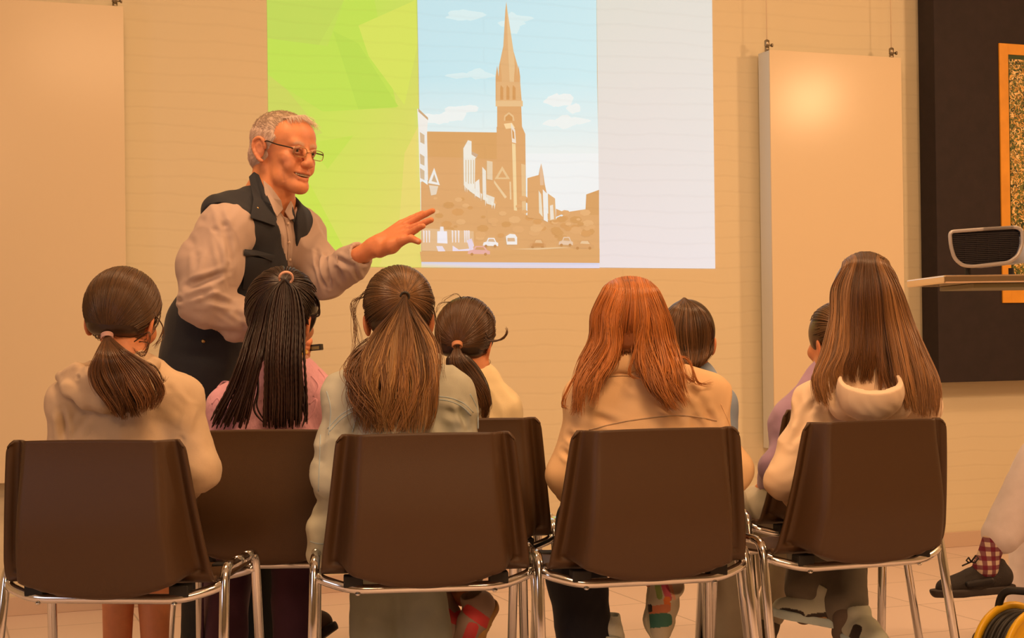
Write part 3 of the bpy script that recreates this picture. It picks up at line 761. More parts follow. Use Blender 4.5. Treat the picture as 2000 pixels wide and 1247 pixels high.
zt = W(1900, 538, PD)[2]; xl = W(1836, 545, PD)[0]
g = Geo(); g.box((xl+.26, PD+.16, zt-.011), (.26, .20, .011)); g.obj('shelf', M['shelf'], tr, bevel=.004)
g = Geo(); g.box((xl+.32, PD+.16, zt-.029), (.23, .17, .0065)); g.obj('shelf_support', M['under'], tr, bevel=.002)
g = Geo(); g.tube([(xl+.42, PD+.16, zt-.034), (xl+.42, PD+.16, .05)], .02, 16); g.obj('pole', M['chrome'], tr, True)
g = Geo(); g.box((xl+.42, PD+.16, .045), (.22, .03, .012)); g.box((xl+.42, PD+.16, .045), (.03, .22, .012)); g.obj('base', M['black_rubber'], tr, bevel=.004)
for dx, dy in ((-.2, 0), (.2, 0), (0, -.2), (0, .2)):
    g = Geo(); g.lathe((xl+.42+dx, PD+.16+dy, .018), [(.004, -.012), (.018, -.010), (.018, .010), (.004, .012)], heading(0, 90), 14); g.obj('castor', M['black_rubber'], tr, True)

# ------------------------------------------------------------------ yellow cable reel
M['yellow'] = mat('yellow_plastic', (.86, .50, .015), .35)
M['cable'] = mat('black_cable', (.02, .018, .015), .5)
rd = 3.95; rc = W(2008, 1283, rd); AX = heading(36)@np.array([0, -1.0, 0]); AX = np.array([.42, -.90, .06]); AX /= np.linalg.norm(AX)
RR = rotm(np.cross([0, 0, 1], AX), (0, 0, 1)); t_ = np.cross([0, 0, 1.0], AX); t_ /= np.linalg.norm(t_); RR = np.stack([t_, np.cross(AX, t_), AX], 1)
re_ = empty('cable_reel', (rc[0], rc[1], 0), 0, 'yellow drum of black extension cable on the floor at the bottom right corner', 'cable reel')
for off, nm in ((-.055, 'drum_flange'), (.055, 'drum_flange')):
    g = Geo(); prof = [(.035, -.004), (.118, -.004), (.126, -.009), (.133, -.006), (.135, 0), (.133, .006), (.126, .009), (.118, .004), (.112, .002), (.075, .002), (.07, .006), (.035, .006)]
    g.lathe(rc+AX*off, prof, RR, 48); g.obj(nm, M['yellow'], re_, True)
g = Geo()
for k in range(9):
    for rr in (.112-.004*(k % 2),):
        th = np.linspace(0, 2*math.pi, 41); o = rc+AX*(-.046+.0115*k); g.tube([o+RR@np.array([rr*math.cos(t), rr*math.sin(t), 0]) for t in th], .0062, 8, False)
g.lathe(rc, [(.10, -.05), (.10, .05)], RR, 32); g.obj('cable', M['cable'], re_, True)
g = Geo(); g.lathe(rc+AX*.066, [(.001, -.006), (.066, -.006), (.068, 0), (.062, .008), (.001, .010)], RR, 32); g.obj('socket_plate', M['cable'], re_, True)
g = Geo(); h0 = W(1966, 1178, rd+.02); zf = .011
g.tube(fillet([(h0[0]-.02, h0[1]+.03, zf), (h0[0]-.012, h0[1]+.03, .30), W(1962, 1153, rd+.02), W(2060, 1160, rd-.06), (rc[0]+.16, rc[1]-.12, .30), (rc[0]+.17, rc[1]-.14, zf)], .03, 6), .010, 12)
g.tube([(h0[0]-.02, h0[1]+.03, zf), (h0[0]-.02+.05, h0[1]+.17, zf)], .01); g.tube([(rc[0]+.17, rc[1]-.14, zf), (rc[0]+.05, rc[1]-.24, zf)], .01)
g.tube([rc-AX*.06, rc+AX*.06], .012); g.obj('carrying_frame', M['black_rubber'], re_, True)
g = Geo(); g.tube([(rc[0]-.02, rc[1]+.12, zf), (rc[0]-.02, rc[1]+.1, .05), rc-AX*.06], .009); g.obj('stand', M['black_rubber'], re_, True)

# ================================================================== PEOPLE: shared
M['skin'] = mat('skin', (.74, .42, .28), .5, attr=True, var=.05, vscale=60, sss=.12, bump=.10, bscale=500)
M['hair'] = mat('hair', (.1, .05, .03), .36, attr=True, spec=.55)
M['white_hair'] = mat('white_hair', (.6, .5, .42), .6, attr=True, spec=.3)
M['eye'] = mat('eye', (.8, .75, .7), .15, attr=True)
M['teeth'] = mat('teeth', (.80, .70, .52), .25)
SK = np.array([.74, .30, .135]); SKR = np.array([.74, .24, .11])
def skinf(base, spots=()):
    def f(V, N):
        c = np.tile(np.array(base), (len(V), 1))
        for p, r, cc, w in spots:
            e = w*np.exp(-(((V-np.array(p))/r)**2).sum(1))[:, None]; c = c*(1-e)+np.array(cc)*e
        return c
    return f
def finger(f, P, r, k=.004):
    f.chain(P, r, k)

# ================================================================== THE SPEAKER
MD = 4.48
def m(px, py, d): return W(px, py, d)
man = empty('person', (m(440, 900, MD)[0], m(440, 900, MD)[1], 0), 0,
            'standing person with white hair and glasses in a navy vest, one arm raised', 'person')
Fm = np.array([.77, -.64, -.17]); RH = rotm(Fm, (.10, .03, 1.0))
HCn = W(557, 297, MD)
def hf(): return Field(RH, HCn, 1.0)
def sm(P, n=18): return list(catmull(np.array([P], float), np.linspace(0, 1, n)[None])[0])
f = hf()
f.ell((0, -.022, .034), (.0745, .096, .078))
f.ell((0, .032, .042), (.066, .054, .056), k=.02)
f.ell((0, .028, -.020), (.0595, .056, .066), k=.02)
f.ell((0, .030, -.066), (.053, .056, .036), k=.02)
f.ell((0, .087, -.096), (.024, .019, .018), k=.02); f.cap((-.016, .075, -.092), (.016, .075, -.092), .019, k=.02)
f.cap((-.034, .040, -.080), (.034, .040, -.080), .022, k=.02)
f.cap((-.036, .072, .026), (.036, .072, .026), .013, k=.012)
for sx in (-1, 1):
    f.ell((sx*.031, .093, .006), (.018, .013, .013), k=.010, mode='-')
    f.ell((sx*.031, .073, .006), (.0165, .0145, .0125), k=.004)
    f.ell((sx*.042, .060, -.020), (.020, .020, .018), k=.012)
    f.ell((sx*.036, .072, -.040), (.018, .016, .020), k=.012)
    # cheek fold of the smile
    f.chain([(sx*.019, .101, -.030), (sx*.033, .094, -.048), (sx*.039, .082, -.068)], [.0022, .003, .002], k=.005, mode='-')
    f.chain([(sx*.052, .060, -.060), (sx*.046, .064, -.085)], [.0025, .0015], k=.006, mode='-')
f.chain([(0, .080, .020), (0, .094, .000), (0, .107, -.020)], [.0085, .0100, .0120], k=.010)
f.ell((0, .107, -.027), (.0135, .0125, .0120), k=.007)
for sx in (-1, 1):
    f.ell((sx*.0125, .102, -.029), (.0075, .011, .0085), k=.006)
    f.ell((sx*.007, .108, -.038), (.0035, .005, .003), k=.002, mode='-')
f.ell((0, .076, -.056), (.030, .026, .022), k=.014)
# open smiling mouth
f.ell((0, .102, -.061), (.029, .017, .0075), R=heading(0, 0, 0), k=.003, mode='-')
for sx in (-1, 1): f.chain([(sx*.024, .088, -.058), (sx*.034, .076, -.052)], [.004, .002], k=.003, mode='-')
f.chain([(-.029, .084, -.053), (-.016, .097, -.0535), (0, .1015, -.0525), (.016, .097, -.0535), (.029, .084, -.053)], [.002, .0035, .0042, .0035, .002], k=.004)
f.chain([(-.028, .082, -.063), (-.015, .094, -.0715), (0, .0975, -.0735), (.015, .094, -.0715), (.028, .082, -.063)], [.002, .0042, .0052, .0042, .002], k=.005)
# ears
for sx in (-1, 1):
    f.ell((sx*.080, -.021, -.007), (.006, .017, .029), R=heading(sx*-20, 0, sx*10), k=.006)
    f.chain(sm([(sx*.075, -.004, .000), (sx*.082, -.007, .018), (sx*.088, -.022, .025), (sx*.091, -.037, .014), (sx*.089, -.036, -.010), (sx*.082, -.018, -.034), (sx*.075, -.006, -.040)]), .0046, k=.004)
    f.chain([(sx*.083, -.020, .014), (sx*.086, -.029, .000), (sx*.082, -.022, -.014)], [.003, .003, .0025], k=.003)
    f.ell((sx*.090, -.014, -.006), (.008, .008, .013), k=.004, mode='-'); f.chain([(sx*.088, -.016, .020), (sx*.092, -.032, .010), (sx*.091, -.031, -.008)], [.0022, .0025, .002], k=.003, mode='-')
f.ell((0, -.045, -.055), (.055, .055, .055), k=.02)
# neck with its tendons, leaning forward
nb = RH.T@(W(524, 390, 4.50)-HCn)
f.cap((0, -.026, -.055), nb, .048, .056, k=.025)
f.cap((-.048, -.02, -.055), nb+np.array([-.012, .046, -.005]), .009, .010, k=.016); f.cap((.048, -.02, -.055), nb+np.array([.012, .046, -.005]), .009, .010, k=.016)
f.cap((.01, .026, -.088), nb+np.array([.01, .040, .0]), .012, .012, k=.02)
f.cap(nb, nb+np.array([0, -.05, -.10]), .075, .09, k=.03)
V1, Q1 = f.mesh(.0022)
lips = [(HCn+RH@np.array([x, y, z]), .008, (.62, .20, .13), .75) for x, y, z in [(0, .101, -.052), (.014, .097, -.053), (-.014, .097, -.053), (0, .098, -.073), (.014, .094, -.071), (-.014, .094, -.071)]]
red = [(HCn+RH@np.array(p), r, (.74, .29, .18), .65) for p, r in [((.045, .07, -.03), .025), ((-.045, .07, -.03), .025), ((0, .115, -.026), .014), ((.08, -.01, -.01), .04), ((0, .08, .06), .03)]]
dark = [(HCn+RH@np.array([sx*.031, .082, .006]), .013, (.46, .22, .15), .6) for sx in (-1, 1)]+[(HCn+RH@np.array([x, .090, -.0615]), .0075, (.12, .03, .02), .9) for x in (-.018, -.006, .006, .018)]
brow = [(HCn+RH@np.array([sx*x, .086, z]), .006, (.62, .50, .42), .7) for sx in (-1, 1) for x, z in ((.016, .026), (.026, .029), (.036, .028), (.044, .024))]
C1 = skinf(SK, lips+red+dark+brow)(V1, None)
# body under the clothes, arms and the two hands
SHR, ELR, WRR = W(438, 450, 4.32), W(396, 588, 4.25), W(545, 664, 4.36)
SHL, ELL, WRL = W(585, 455, 4.62), W(640, 548, 4.52), W(722, 488, 4.38)
PEL = W(425, 740, 4.55); CHT = W(485, 500, 4.50); NKB = W(525, 400, 4.50)
AXS = (SHL-SHR)/np.linalg.norm(SHL-SHR)
b = Field()
b.chain([NKB, CHT, PEL], [.07, .085, .09], k=.03, sq=(AXS, 1.45)); b.cap(SHR, SHL, .05, k=.03)
b.chain([SHR, ELR, WRR], [.045, .032, .025], k=.02); b.chain([SHL, ELL, WRL], [.045, .030, .026], k=.02)
FL = [W(395, 1338, 4.52), W(515, 1338, 4.60)]; HPS = [W(400, 780, 4.50), W(470, 780, 4.64)]
KN = [W(412, 1060, 4.47), W(500, 1060, 4.55)]
for i in (0, 1):
    ank = FL[i]+np.array([0, 0, .09]); b.chain([HPS[i], KN[i], ank], [.075, .055, .038], k=.02); b.cap(ank+np.array([0, 0, -.045]), ank+np.array([.10, -.08, -.055]), .032, .026, k=.02)
V2, Q2 = b.mesh(.008)
hn = Field()
# raised hand
def hp(x, y, d): return W(x, y, d)
k0 = hp(722, 488, 4.380)
KNU = [hp(796, 459, 4.335), hp(797, 449, 4.352), hp(792, 441, 4.370), hp(783, 437, 4.388)]
for q, r in zip(KNU, (.0125, .0125, .012, .011)): hn.cap(k0+(q-k0)*.12, q, .021, r, k=.010)
hn.cap(k0-(KNU[1]-k0)*.30, k0+(KNU[1]-k0)*.25, .0245, .0265, k=.015, sq=((0, 1, 0), 1.1))
hn.chain([hp(742, 491, 4.355), hp(765, 481, 4.330), hp(788, 469, 4.312)], [.019, .019, .0135], k=.014)
hn.chain([hp(783, 471, 4.313), hp(803, 466, 4.300), hp(817, 472, 4.296)], [.0125, .0105, .0088], k=.004)
hn.chain([KNU[0], hp(812, 449, 4.318), hp(820, 444, 4.308), hp(826, 442, 4.300)], [.0118, .0100, .0088, .0078], k=.002)
hn.chain([KNU[1], hp(819, 440, 4.335), hp(832, 434, 4.325), hp(842, 430, 4.318)], [.0118, .0100, .0090, .0080], k=.002)
hn.chain([KNU[2], hp(816, 426, 4.362), hp(832, 418, 4.352), hp(845, 412, 4.346)], [.0115, .0098, .0090, .0078], k=.002)
hn.chain([KNU[3], hp(803, 427, 4.392), hp(815, 421, 4.390), hp(825, 416, 4.386)], [.0102, .0088, .0078, .0068], k=.002)
for q, t in ((KNU[0], hp(812, 449, 4.318)), (KNU[1], hp(819, 440, 4.335)), (KNU[2], hp(816, 426, 4.362))): hn.ell(q+np.array([0, 0, .004]), (.009, .009, .009), k=.006)
# hand holding the pointer
h0 = W(560, 672, 4.36)
hn.cap(W(548, 669, 4.36), W(566, 672, 4.355), .026, .026, k=.01)
hn.cap(h0, W(592, 678, 4.345), .026, .024, k=.015, sq=((0, 0, 1), 1.25))
for i, (dz, ln) in enumerate(((0, 1.0), (9.5, 1.0), (19, .95), (28, .85))):
    a_ = W(594-i*1.5, 664+dz, 4.342); hn.chain([a_, W(603-i*1.5, 666+dz, 4.31), W(601-i*2, 671+dz*1.0, 4.288), W(590, 674+dz, 4.292)], [.0115, .0105, .0095, .008], k=.002)
hn.chain([W(575, 660, 4.32), W(592, 661, 4.305), W(604, 668, 4.298)], [.0135, .0115, .009], k=.004)
V3, Q3 = hn.mesh(.0018)
nail = [(hp(815.5, 470.5, 4.288), .0045, (.86, .56, .42), .6)]
C2 = np.tile(SK, (len(V2), 1)); C3 = skinf(SK*np.array([1, .92, .9]), [(hp(820, 440, 4.33), .03, (.74, .29, .18), .5)]+nail)(V3, None)
mk('body', np.concatenate([V1, V2, V3]), np.concatenate([Q1, Q2+len(V1), Q3+len(V1)+len(V2)]), M['skin'], man, np.concatenate([C1, C2, C3]))
# eyes, teeth
f = Field()
EV, EQ, EC = [], [], []
for sx in (-1, 1):
    f = hf(); f.ell((sx*.031, .0725, .006), (.0125, .0155, .0118)); V, Q = f.mesh(.0012)
    ir = HCn+RH@np.array([sx*.031+.003, .088, .0055]); dd = np.linalg.norm(V-ir, axis=1)
    c = np.where(dd[:, None] < .0024, (.01, .01, .01), np.where(dd[:, None] < .0058, (.13, .14, .13), (.62, .50, .42)))
    mk('eye', V, Q, M['eye'], man, c)
    f = hf(); f.chain([(sx*.019, .085, .0125), (sx*.031, .0895, .0150), (sx*.044, .079, .0105)], [.0042, .0052, .0042], k=.002)
    f.chain([(sx*.020, .084, .0005), (sx*.031, .0875, -.0015), (sx*.043, .078, .001)], [.0024, .0026, .0022], k=.002)
    V, Q = f.mesh(.0012); mk('eyelid', V, Q, M['skin'], man, np.tile((.58, .30, .20), (len(V), 1)))
g = Geo()
for i in range(-4, 5):
    x = i*.0054; y = .0925-abs(x)**2*12; s = np.array([.0025, .0028, .0046 if abs(i) < 3 else .0036]); g.box(HCn+RH@np.array([x, y, -.0588]), s, RH)
g.obj('teeth', M['teeth'], man, bevel=.0008)
# hair: short white cap with combed strands
f = hf()
f.ell((0, -.026, .038), (.0805, .1015, .0795)); f.ell((0, -.056, -.020), (.066, .066, .056), k=.02)
f.ell((0, .088, .016), (.090, .064, .078), k=.010, mode='-'); f.ell((0, .050, -.02), (.12, .055, .060), k=.012, mode='-'); f.ell((0, .055, -.075), (.12, .085, .075), k=.015, mode='-')
for sx in (-1, 1): f.ell((sx*.092, -.012, -.012), (.026, .026, .036), k=.008, mode='-'); f.ell((sx*.066, .060, .062), (.030, .040, .030), k=.014, mode='-')
f.plane((0, -.06, -.068), (0, .25, -1)); f.cap((0, -.02, -.15), (0, -.02, -.075), .07, .055, mode='-', k=.01)
HV, HQ = f.mesh(.0024); HN = vnormals(HV, HQ)
lc = (HV-HCn)@RH
def whc(lc): 
    t = np.clip((lc[:, 2]-.03)/.09, 0, 1)[:, None]; return np.array([.80, .64, .56])*(1-t)+np.array([.52, .41, .29])*t
hh = Hair(); hh.put(HV+HN*(.0012*wob(lc@RH.T, 260, 4, (1, 1, .4)))[:, None], HQ, whc(lc))
sel = rng.choice(len(HV), 13000); ok = []
for i in sel:
    n = RH.T@HN[i]
    if n@np.array([0, .8, -.2]) > .55 and lc[i, 2] < .04: continue
    ok.append(i)
ok = np.array(ok); n = HN[ok]
flow_l = np.where(lc[ok][:, 2:3] > .055, np.array([[.25, .9, -.15]]), np.array([[0, -.55, -.85]])); fw = flow_l@RH.T
fw = fw-n*(fw*n).sum(1)[:, None]; fw /= np.linalg.norm(fw, axis=1)[:, None]
t = np.linspace(0, 1, 6)[None, :, None]; ln = rng.uniform(.010, .020, (len(ok), 1, 1))
P = HV[ok][:, None]+fw[:, None]*ln*t+n[:, None]*(.0016*np.sin(t*2.8)-.0008)+rng.normal(0, .0016, (len(ok), 1, 3))*t
cc = whc(lc[ok]); V, F_ = tubes(P, np.full((len(ok), 6), .00038)*np.array([1, 1, 1, .9, .7, .3]), 3)
hh.put(V, F_, np.repeat(cc*rng.uniform(.85, 1.2, (len(ok), 1)), 18, axis=0)); wf_ = []
for k in range(260):
    x = rng.uniform(-.055, .055); p0 = HCn+RH@np.array([x, .045-.25*abs(x)+rng.normal(0, .006), .112-abs(x)*.35]); p3 = p0+RH@np.array([rng.normal(0, .006), rng.uniform(.016, .034), rng.uniform(-.020, -.004)])
    wf_.append([p0-RH@np.array([0, .02, .004]), p0, (p0+p3)/2+RH@np.array([0, 0, .005]), p3])
Pw = catmull(np.array(wf_), np.tile(np.linspace(0, 1, 8)[None], (260, 1))); V, F_ = tubes(Pw, np.full((260, 8), .00034), 3); hh.put(V, F_, np.tile(np.array([.85, .72, .62]), (len(V), 1)))
hh.obj('hair', M['white_hair'], man)
# glasses
M['frame'] = mat('spectacle_frame', (.05, .045, .04), .3, metal=.7); M['gold_rim'] = mat('thin_gold_rim', (.42, .28, .14), .3, metal=.8)
gm = bpy.data.materials.new('lens_glass'); gm.use_nodes = True; b_ = gm.node_tree.nodes['Principled BSDF']; b_.inputs['Transmission Weight'].default_value = 1; b_.inputs['Roughness'].default_value = .02; b_.inputs['IOR'].default_value = 1.12; b_.inputs['Base Color'].default_value = (.96, .95, .92, 1); M['lens'] = gm
GL = empty('glasses', HCn+RH@np.array([0, .1, .004]), 0, None, None); GL.parent = man; GL.location = Vector(GL.location)-man.location
def hl(p): return HCn+RH@np.array(p)
for sx in (-1, 1):
    cx = sx*.034; L_r = []
    for t in np.linspace(0, 2*math.pi, 29):
        x = .0245*np.sign(math.cos(t))*abs(math.cos(t))**.62; z = .0140*np.sign(math.sin(t))*abs(math.sin(t))**.62
        L_r.append(hl((cx+x, .1035-.16*abs(cx+x)**1.35*1.0-.02*abs(z), .003+z)))
    g = Geo(); g.tube(L_r, .0011, 8, False); g.obj('lens_rim', M['gold_rim'], GL, True)
    cen = np.mean(L_r[:-1], axis=0); nrm = RH[:, 1]; g = Geo(); n_ = len(L_r)-1
    ri = [cen+(p-cen)*.98+nrm*.0006 for p in L_r[:-1]]; ro = [cen+(p-cen)*.98-nrm*.0006 for p in L_r[:-1]]
    g.add(ri+ro, [tuple(range(n_)), tuple(range(n_, 2*n_))[::-1]]+[(i, n_+i, n_+(i+1) % n_, (i+1) % n_) for i in range(n_)]); g.obj('lens', M['lens'], GL)
    g = Geo(); g.tube(fillet([hl((sx*.058, .0955, .009)), hl((sx*.068, .090, .010)), hl((sx*.077, .045, .013)), hl((sx*.082, .004, .020)), hl((sx*.080, -.022, .004))], .008, 4), [.0022]*4+[.0019]*100 if False else .0019, 8); g.obj('temple_arm', M['frame'], GL, True)
g = Geo(); g.tube(fillet([hl((-.0095, .103, .005)), hl((0, .110, .009)), hl((.0095, .103, .005))], .005, 4), .0012, 8); g.obj('bridge', M['gold_rim'], GL, True)
# ------------------------------------------------ shirt
M['shirt'] = mat('grey_beige_shirt', alb(192, 130, 84), .85, bump=.08, bscale=500, sheen=.15)
M['navy'] = mat('navy_vest', (.018, .021, .030), .8, bump=.2, bscale=500, sheen=.06)
M['trousers'] = mat('dark_trousers', (.020, .022, .020), .85, bump=.15, bscale=400)
M['brass'] = mat('brass_snap', (.5, .36, .16), .3, metal=1)
s = Field()
s.chain([NKB-np.array([0, 0, .02]), CHT, PEL], [.080, .102, .108], k=.03, sq=(AXS, 1.42)); s.cap(SHR, SHL, .066, k=.035)
s.chain([SHR+np.array([0, 0, -.005]), SHR*.45+ELR*.55+np.array([-.010, 0, 0]), ELR], [.078, .084, .068], k=.03)
s.chain([ELR, ELR*.5+WRR*.5, WRR], [.064, .057, .043], k=.02)
s.chain([SHL, ELL], [.070, .058], k=.03); s.chain([ELL, ELL*.45+WRL*.55], [.056, .048], k=.015)
CE = W(704, 498, 4.40); s.chain([ELL*.45+WRL*.55, CE], [.050, .037], k=.01)
wd_ = (WRL-ELL)/np.linalg.norm(WRL-ELL)
s.plane(ELL*.09+WRL*.91, wd_) if False else None
s.cap(NKB+np.array([.03, -.02, .0]), HCn+RH@np.array([0, .02, -.09]), .055, .062, k=.006, mode='-')
s.box(CE+wd_*.030, (.06, .06, .028), rotm(wd_)[:, [0, 2, 1]] if False else np.stack([np.cross(wd_, [0, 1, 0])/np.linalg.norm(np.cross(wd_, [0, 1, 0])), np.cross(wd_, np.cross(wd_, [0, 1, 0])), wd_], 1), mode='-')
s.cap(CE-wd_*.03, CE+wd_*.03, .030, .033, mode='-')
def wp(x, y, d): return W(x, y, d)
cre = [(wp(352, 588, 4.13), wp(432, 562, 4.13), .007, .016), (wp(350, 603, 4.13), wp(432, 598, 4.12), .007, .008), (wp(395, 645, 4.14), wp(480, 655, 4.16), .010, .006),
       (wp(366, 560, 4.12), wp(446, 530, 4.14), .008, .010), (wp(372, 470, 4.20), wp(392, 560, 4.12), .010, .008), (wp(440, 440, 4.2), wp(457, 545, 4.18), .008, .010), (wp(420, 450, 4.2), wp(436, 545, 4.16), .007, .007),
       (wp(395, 430, 4.2), wp(415, 520, 4.15), .009, .006), (wp(400, 580, 4.11), wp(455, 596, 4.12), .008, .009), (wp(430, 612, 4.14), wp(475, 640, 4.16), .007, .006), (wp(445, 520, 4.18), wp(420, 570, 4.14), .007, .009),
       (wp(618, 490, 4.50), wp(636, 570, 4.45), .006, .010), (wp(636, 498, 4.46), wp(643, 560, 4.44), .006, .012), (wp(650, 503, 4.42), wp(690, 520, 4.38), .008, .008), (wp(690, 520, 4.36), wp(700, 545, 4.36), .006, .006),
       (wp(600, 500, 4.55), wp(640, 530, 4.46), .008, .008), (wp(655, 515, 4.42), wp(672, 560, 4.40), .008, .006), (wp(350, 625, 4.13), wp(400, 640, 4.13), .010, .006), (wp(385, 500, 4.2), wp(372, 560, 4.13), .010, .007), (wp(410, 610, 4.1), wp(470, 618, 4.2), .010, .008), (wp(425, 400, 4.2), wp(440, 450, 4.2), .009, .005), (wp(480, 600, 4.2), wp(500, 650, 4.3), .009, .005), (wp(562, 430, 4.3), wp(556, 500, 4.3), .006, .004)]
# each crease sits on the sleeve surface
shirt = cloth('shirt', s, .004, M['shirt'], man, amp=.006, f=26, seed=5, st=(1, 1, .45), creases=cre, fine=.0010)
for nm, a, c_, w in (('cuff_seam', 0, 0, 0),):
    g = Geo(); cu = CE-wd_*.055; e1 = np.cross(wd_, [0, 0, 1.0]); e1 /= np.linalg.norm(e1); e2 = np.cross(wd_, e1)
    g.tube([cu+.0435*(math.cos(t)*e1+math.sin(t)*e2) for t in np.linspace(0, 2*math.pi, 25)], .0018, 6, False); g.obj('cuff_seam', M['shirt'], man, True)
SS = Surf(shirt)
# shirt collar and placket
CF = RH[:, 1]*np.array([1, 1, 0]); CF /= np.linalg.norm(CF); CRt = np.cross(CF, [0, 0, 1.0])
def slab(name, pts, th, m, parent, nrm, sub=2, soft=.0):
    """a cloth piece with thickness laid along its outline"""
    pts = [np.array(p) for p in pts]; n = len(pts); nrm = np.array(nrm)/np.linalg.norm(nrm)
    V = [p+nrm*th/2 for p in pts]+[p-nrm*th/2 for p in pts]
    c0 = np.mean(pts, axis=0); V += [c0+nrm*(th/2+soft), c0-nrm*th/2]
    F_ = [(i, n+i, n+(i+1) % n, (i+1) % n) for i in range(n)]+[(2*n, i, (i+1) % n) for i in range(n)]+[(2*n+1, n+(i+1) % n, n+i) for i in range(n)]
    o = mk(name, V, F_, m, parent, smooth=True)
    b_ = o.modifiers.new('bevel', 'BEVEL'); b_.width = min(.0015, th*.3); b_.segments = 2; b_.limit_method = 'ANGLE'
    return o
def drape(S, pts, off): return [S.at(p[0], p[1], off if len(p) < 3 else p[2]) for p in pts]
BN = Surf(shirt, [o for o in man.children if o.name.startswith('body')][0])
slab('shirt_collar', drape(BN, [(514, 352), (530, 366), (549, 392), (553, 409), (541, 424), (528, 402), (517, 378)], .015), .005, M['shirt'], man, (.3, -1, .3), soft=.003)
slab('shirt_collar', drape(BN, [(568, 392), (573, 402), (574, 428), (566, 430), (556, 414), (562, 402)], .015), .005, M['shirt'], man, (.6, -1, .2), soft=.002)
slab('placket', drape(SS, [(556, 424), (565, 428), (571, 470), (571, 520), (562, 520), (563, 470)], .004), .004, M['shirt'], man, (.6, -1, .0), soft=.001)
for yy in (437, 474, 508):
    g = Geo(); g.lathe(SS.at(562+(yy-430)*.06, yy, .010), [(.001, .0015), (.004, .001), (.0045, 0), (.004, -.001)], np.array([[1, 0, 0], [0, 0, -1], [0, 1, 0]]).astype(float), 12); g.obj('shirt_button', M['skirting'], man, True)
# ------------------------------------------------ vest
v = Field()
v.chain([NKB-np.array([.0, 0, .035]), CHT, W(428, 690, 4.54)], [.090, .117, .124], k=.03, sq=(AXS, 1.42)); v.cap(SHR+AXS*.035+np.array([0, 0, .012]), SHL-AXS*.03+np.array([0, 0, .010]), .073, k=.03)
v.cap(W(400, 640, 4.47), W(395, 720, 4.47), .115, .125, k=.04)
# arm holes
v.cap(NKB, W(428, 412, 4.36), .06, .052, k=.03)
v.chain([W(428, 446, 4.10), W(430, 452, 4.30)], [.088, .080], mode='-', k=.004)
v.cap(W(426, 460, 4.22), W(385, 600, 4.16), .078, .080, mode='-', k=.006); v.cap(W(426, 470, 4.28), W(385, 600, 4.20), .066, .080, mode='-', k=.006)
v.chain([SHL+AXS*.10, SHL+AXS*.015+np.array([0, 0, -.02])], [.075, .072], mode='-', k=.006); v.cap(SHL+AXS*.02, ELL, .07, .066, mode='-', k=.006)
# open front
zc = W(560, 450, 4.3)
v.chain([SS.at(540, 400), SS.at(552, 425), SS.at(561, 465), SS.at(564, 515), SS.at(562, 545)], [.052, .042, .034, .028, .016], mode='-', k=.004)
v.cap(NKB+np.array([.04, -.03, .02]), HCn+RH@np.array([0, .0, -.09]), .062, .07, k=.006, mode='-')
v.cap(NKB+np.array([.02, -.01, .03]), NKB+np.array([.0, 0, -.03]), .058, .058, k=.006, mode='-')
cv = [(wp(470, 560, 4.3), wp(440, 620, 4.3), .012, .005), (wp(350, 690, 4.4), wp(430, 700, 4.35), .014, .005)]
vest = cloth('vest', v, .0045, M['navy'], man, amp=.0028, f=20, seed=8, creases=cv, fine=.0006)
VS = Surf(vest, [o for o in man.children if o.name.startswith('body')][0], shirt)
slab('vest_collar', drape(VS, [(486, 346), (496, 336), (506, 342), (516, 368), (530, 400), (541, 428), (538, 442), (512, 433), (489, 426), (495, 390)], .012), .007, M['navy'], man, (.1, -1, .2), soft=.005)
slab('vest_collar', drape(VS, [(571, 402), (577, 425), (574, 436), (568, 426), (566, 405)], .012), .006, M['navy'], man, (.6, -1, .1), soft=.003)
slab('pocket_flap', drape(VS, [(478, 487), (500, 489), (537, 499), (533, 511), (510, 503), (488, 506), (476, 499)], .008), .005, M['navy'], man, (.1, -1, 0), soft=.003)
slab('chest_pocket', drape(VS, [(480, 500), (528, 508), (522, 570), (474, 566)], .004), .004, M['navy'], man, (.1, -1, 0), soft=.002)
def snap(px, py, r=.006):
    g = Geo(); c = VS.at(px, py, .012); g.lathe(c, [(r*.2, .004), (r*.7, .0035), (r, .001), (r, -.004)], np.array([[1, 0, 0], [0, 0, -1], [0, 1, 0]]).astype(float), 16); g.obj('snap_button', M['brass'], man, True)
snap(491, 494); snap(503, 407, .004); snap(397, 667, .0055)
# trousers and shoes
t = Field()
t.cap(W(412, 730, 4.52), W(440, 745, 4.58), .115, k=.03)
for i in (0, 1):
    ank = FL[i]+np.array([0, 0, .05]); t.chain([HPS[i], KN[i], ank], [.098, .074, .066], k=.03)
cloth('trousers', t, .007, M['trousers'], man, amp=.003, f=16, seed=3)
M['black_shoe'] = mat('black_leather', (.015, .013, .012), .35)
for i in (0, 1):
    f = Field(); a_ = FL[i]; f.chain([a_+np.array([-.03, .03, .045]), a_+np.array([.05, -.04, .035]), a_+np.array([.14, -.11, .028])], [.045, .038, .028], k=.02); f.plane(a_, (0, 0, -1))
    f.ops[-1] = (lambda X, Y, Z: Z-.002, None, None, 0.0, '-'); solid('shoe', f, .005, M['black_shoe'], man)
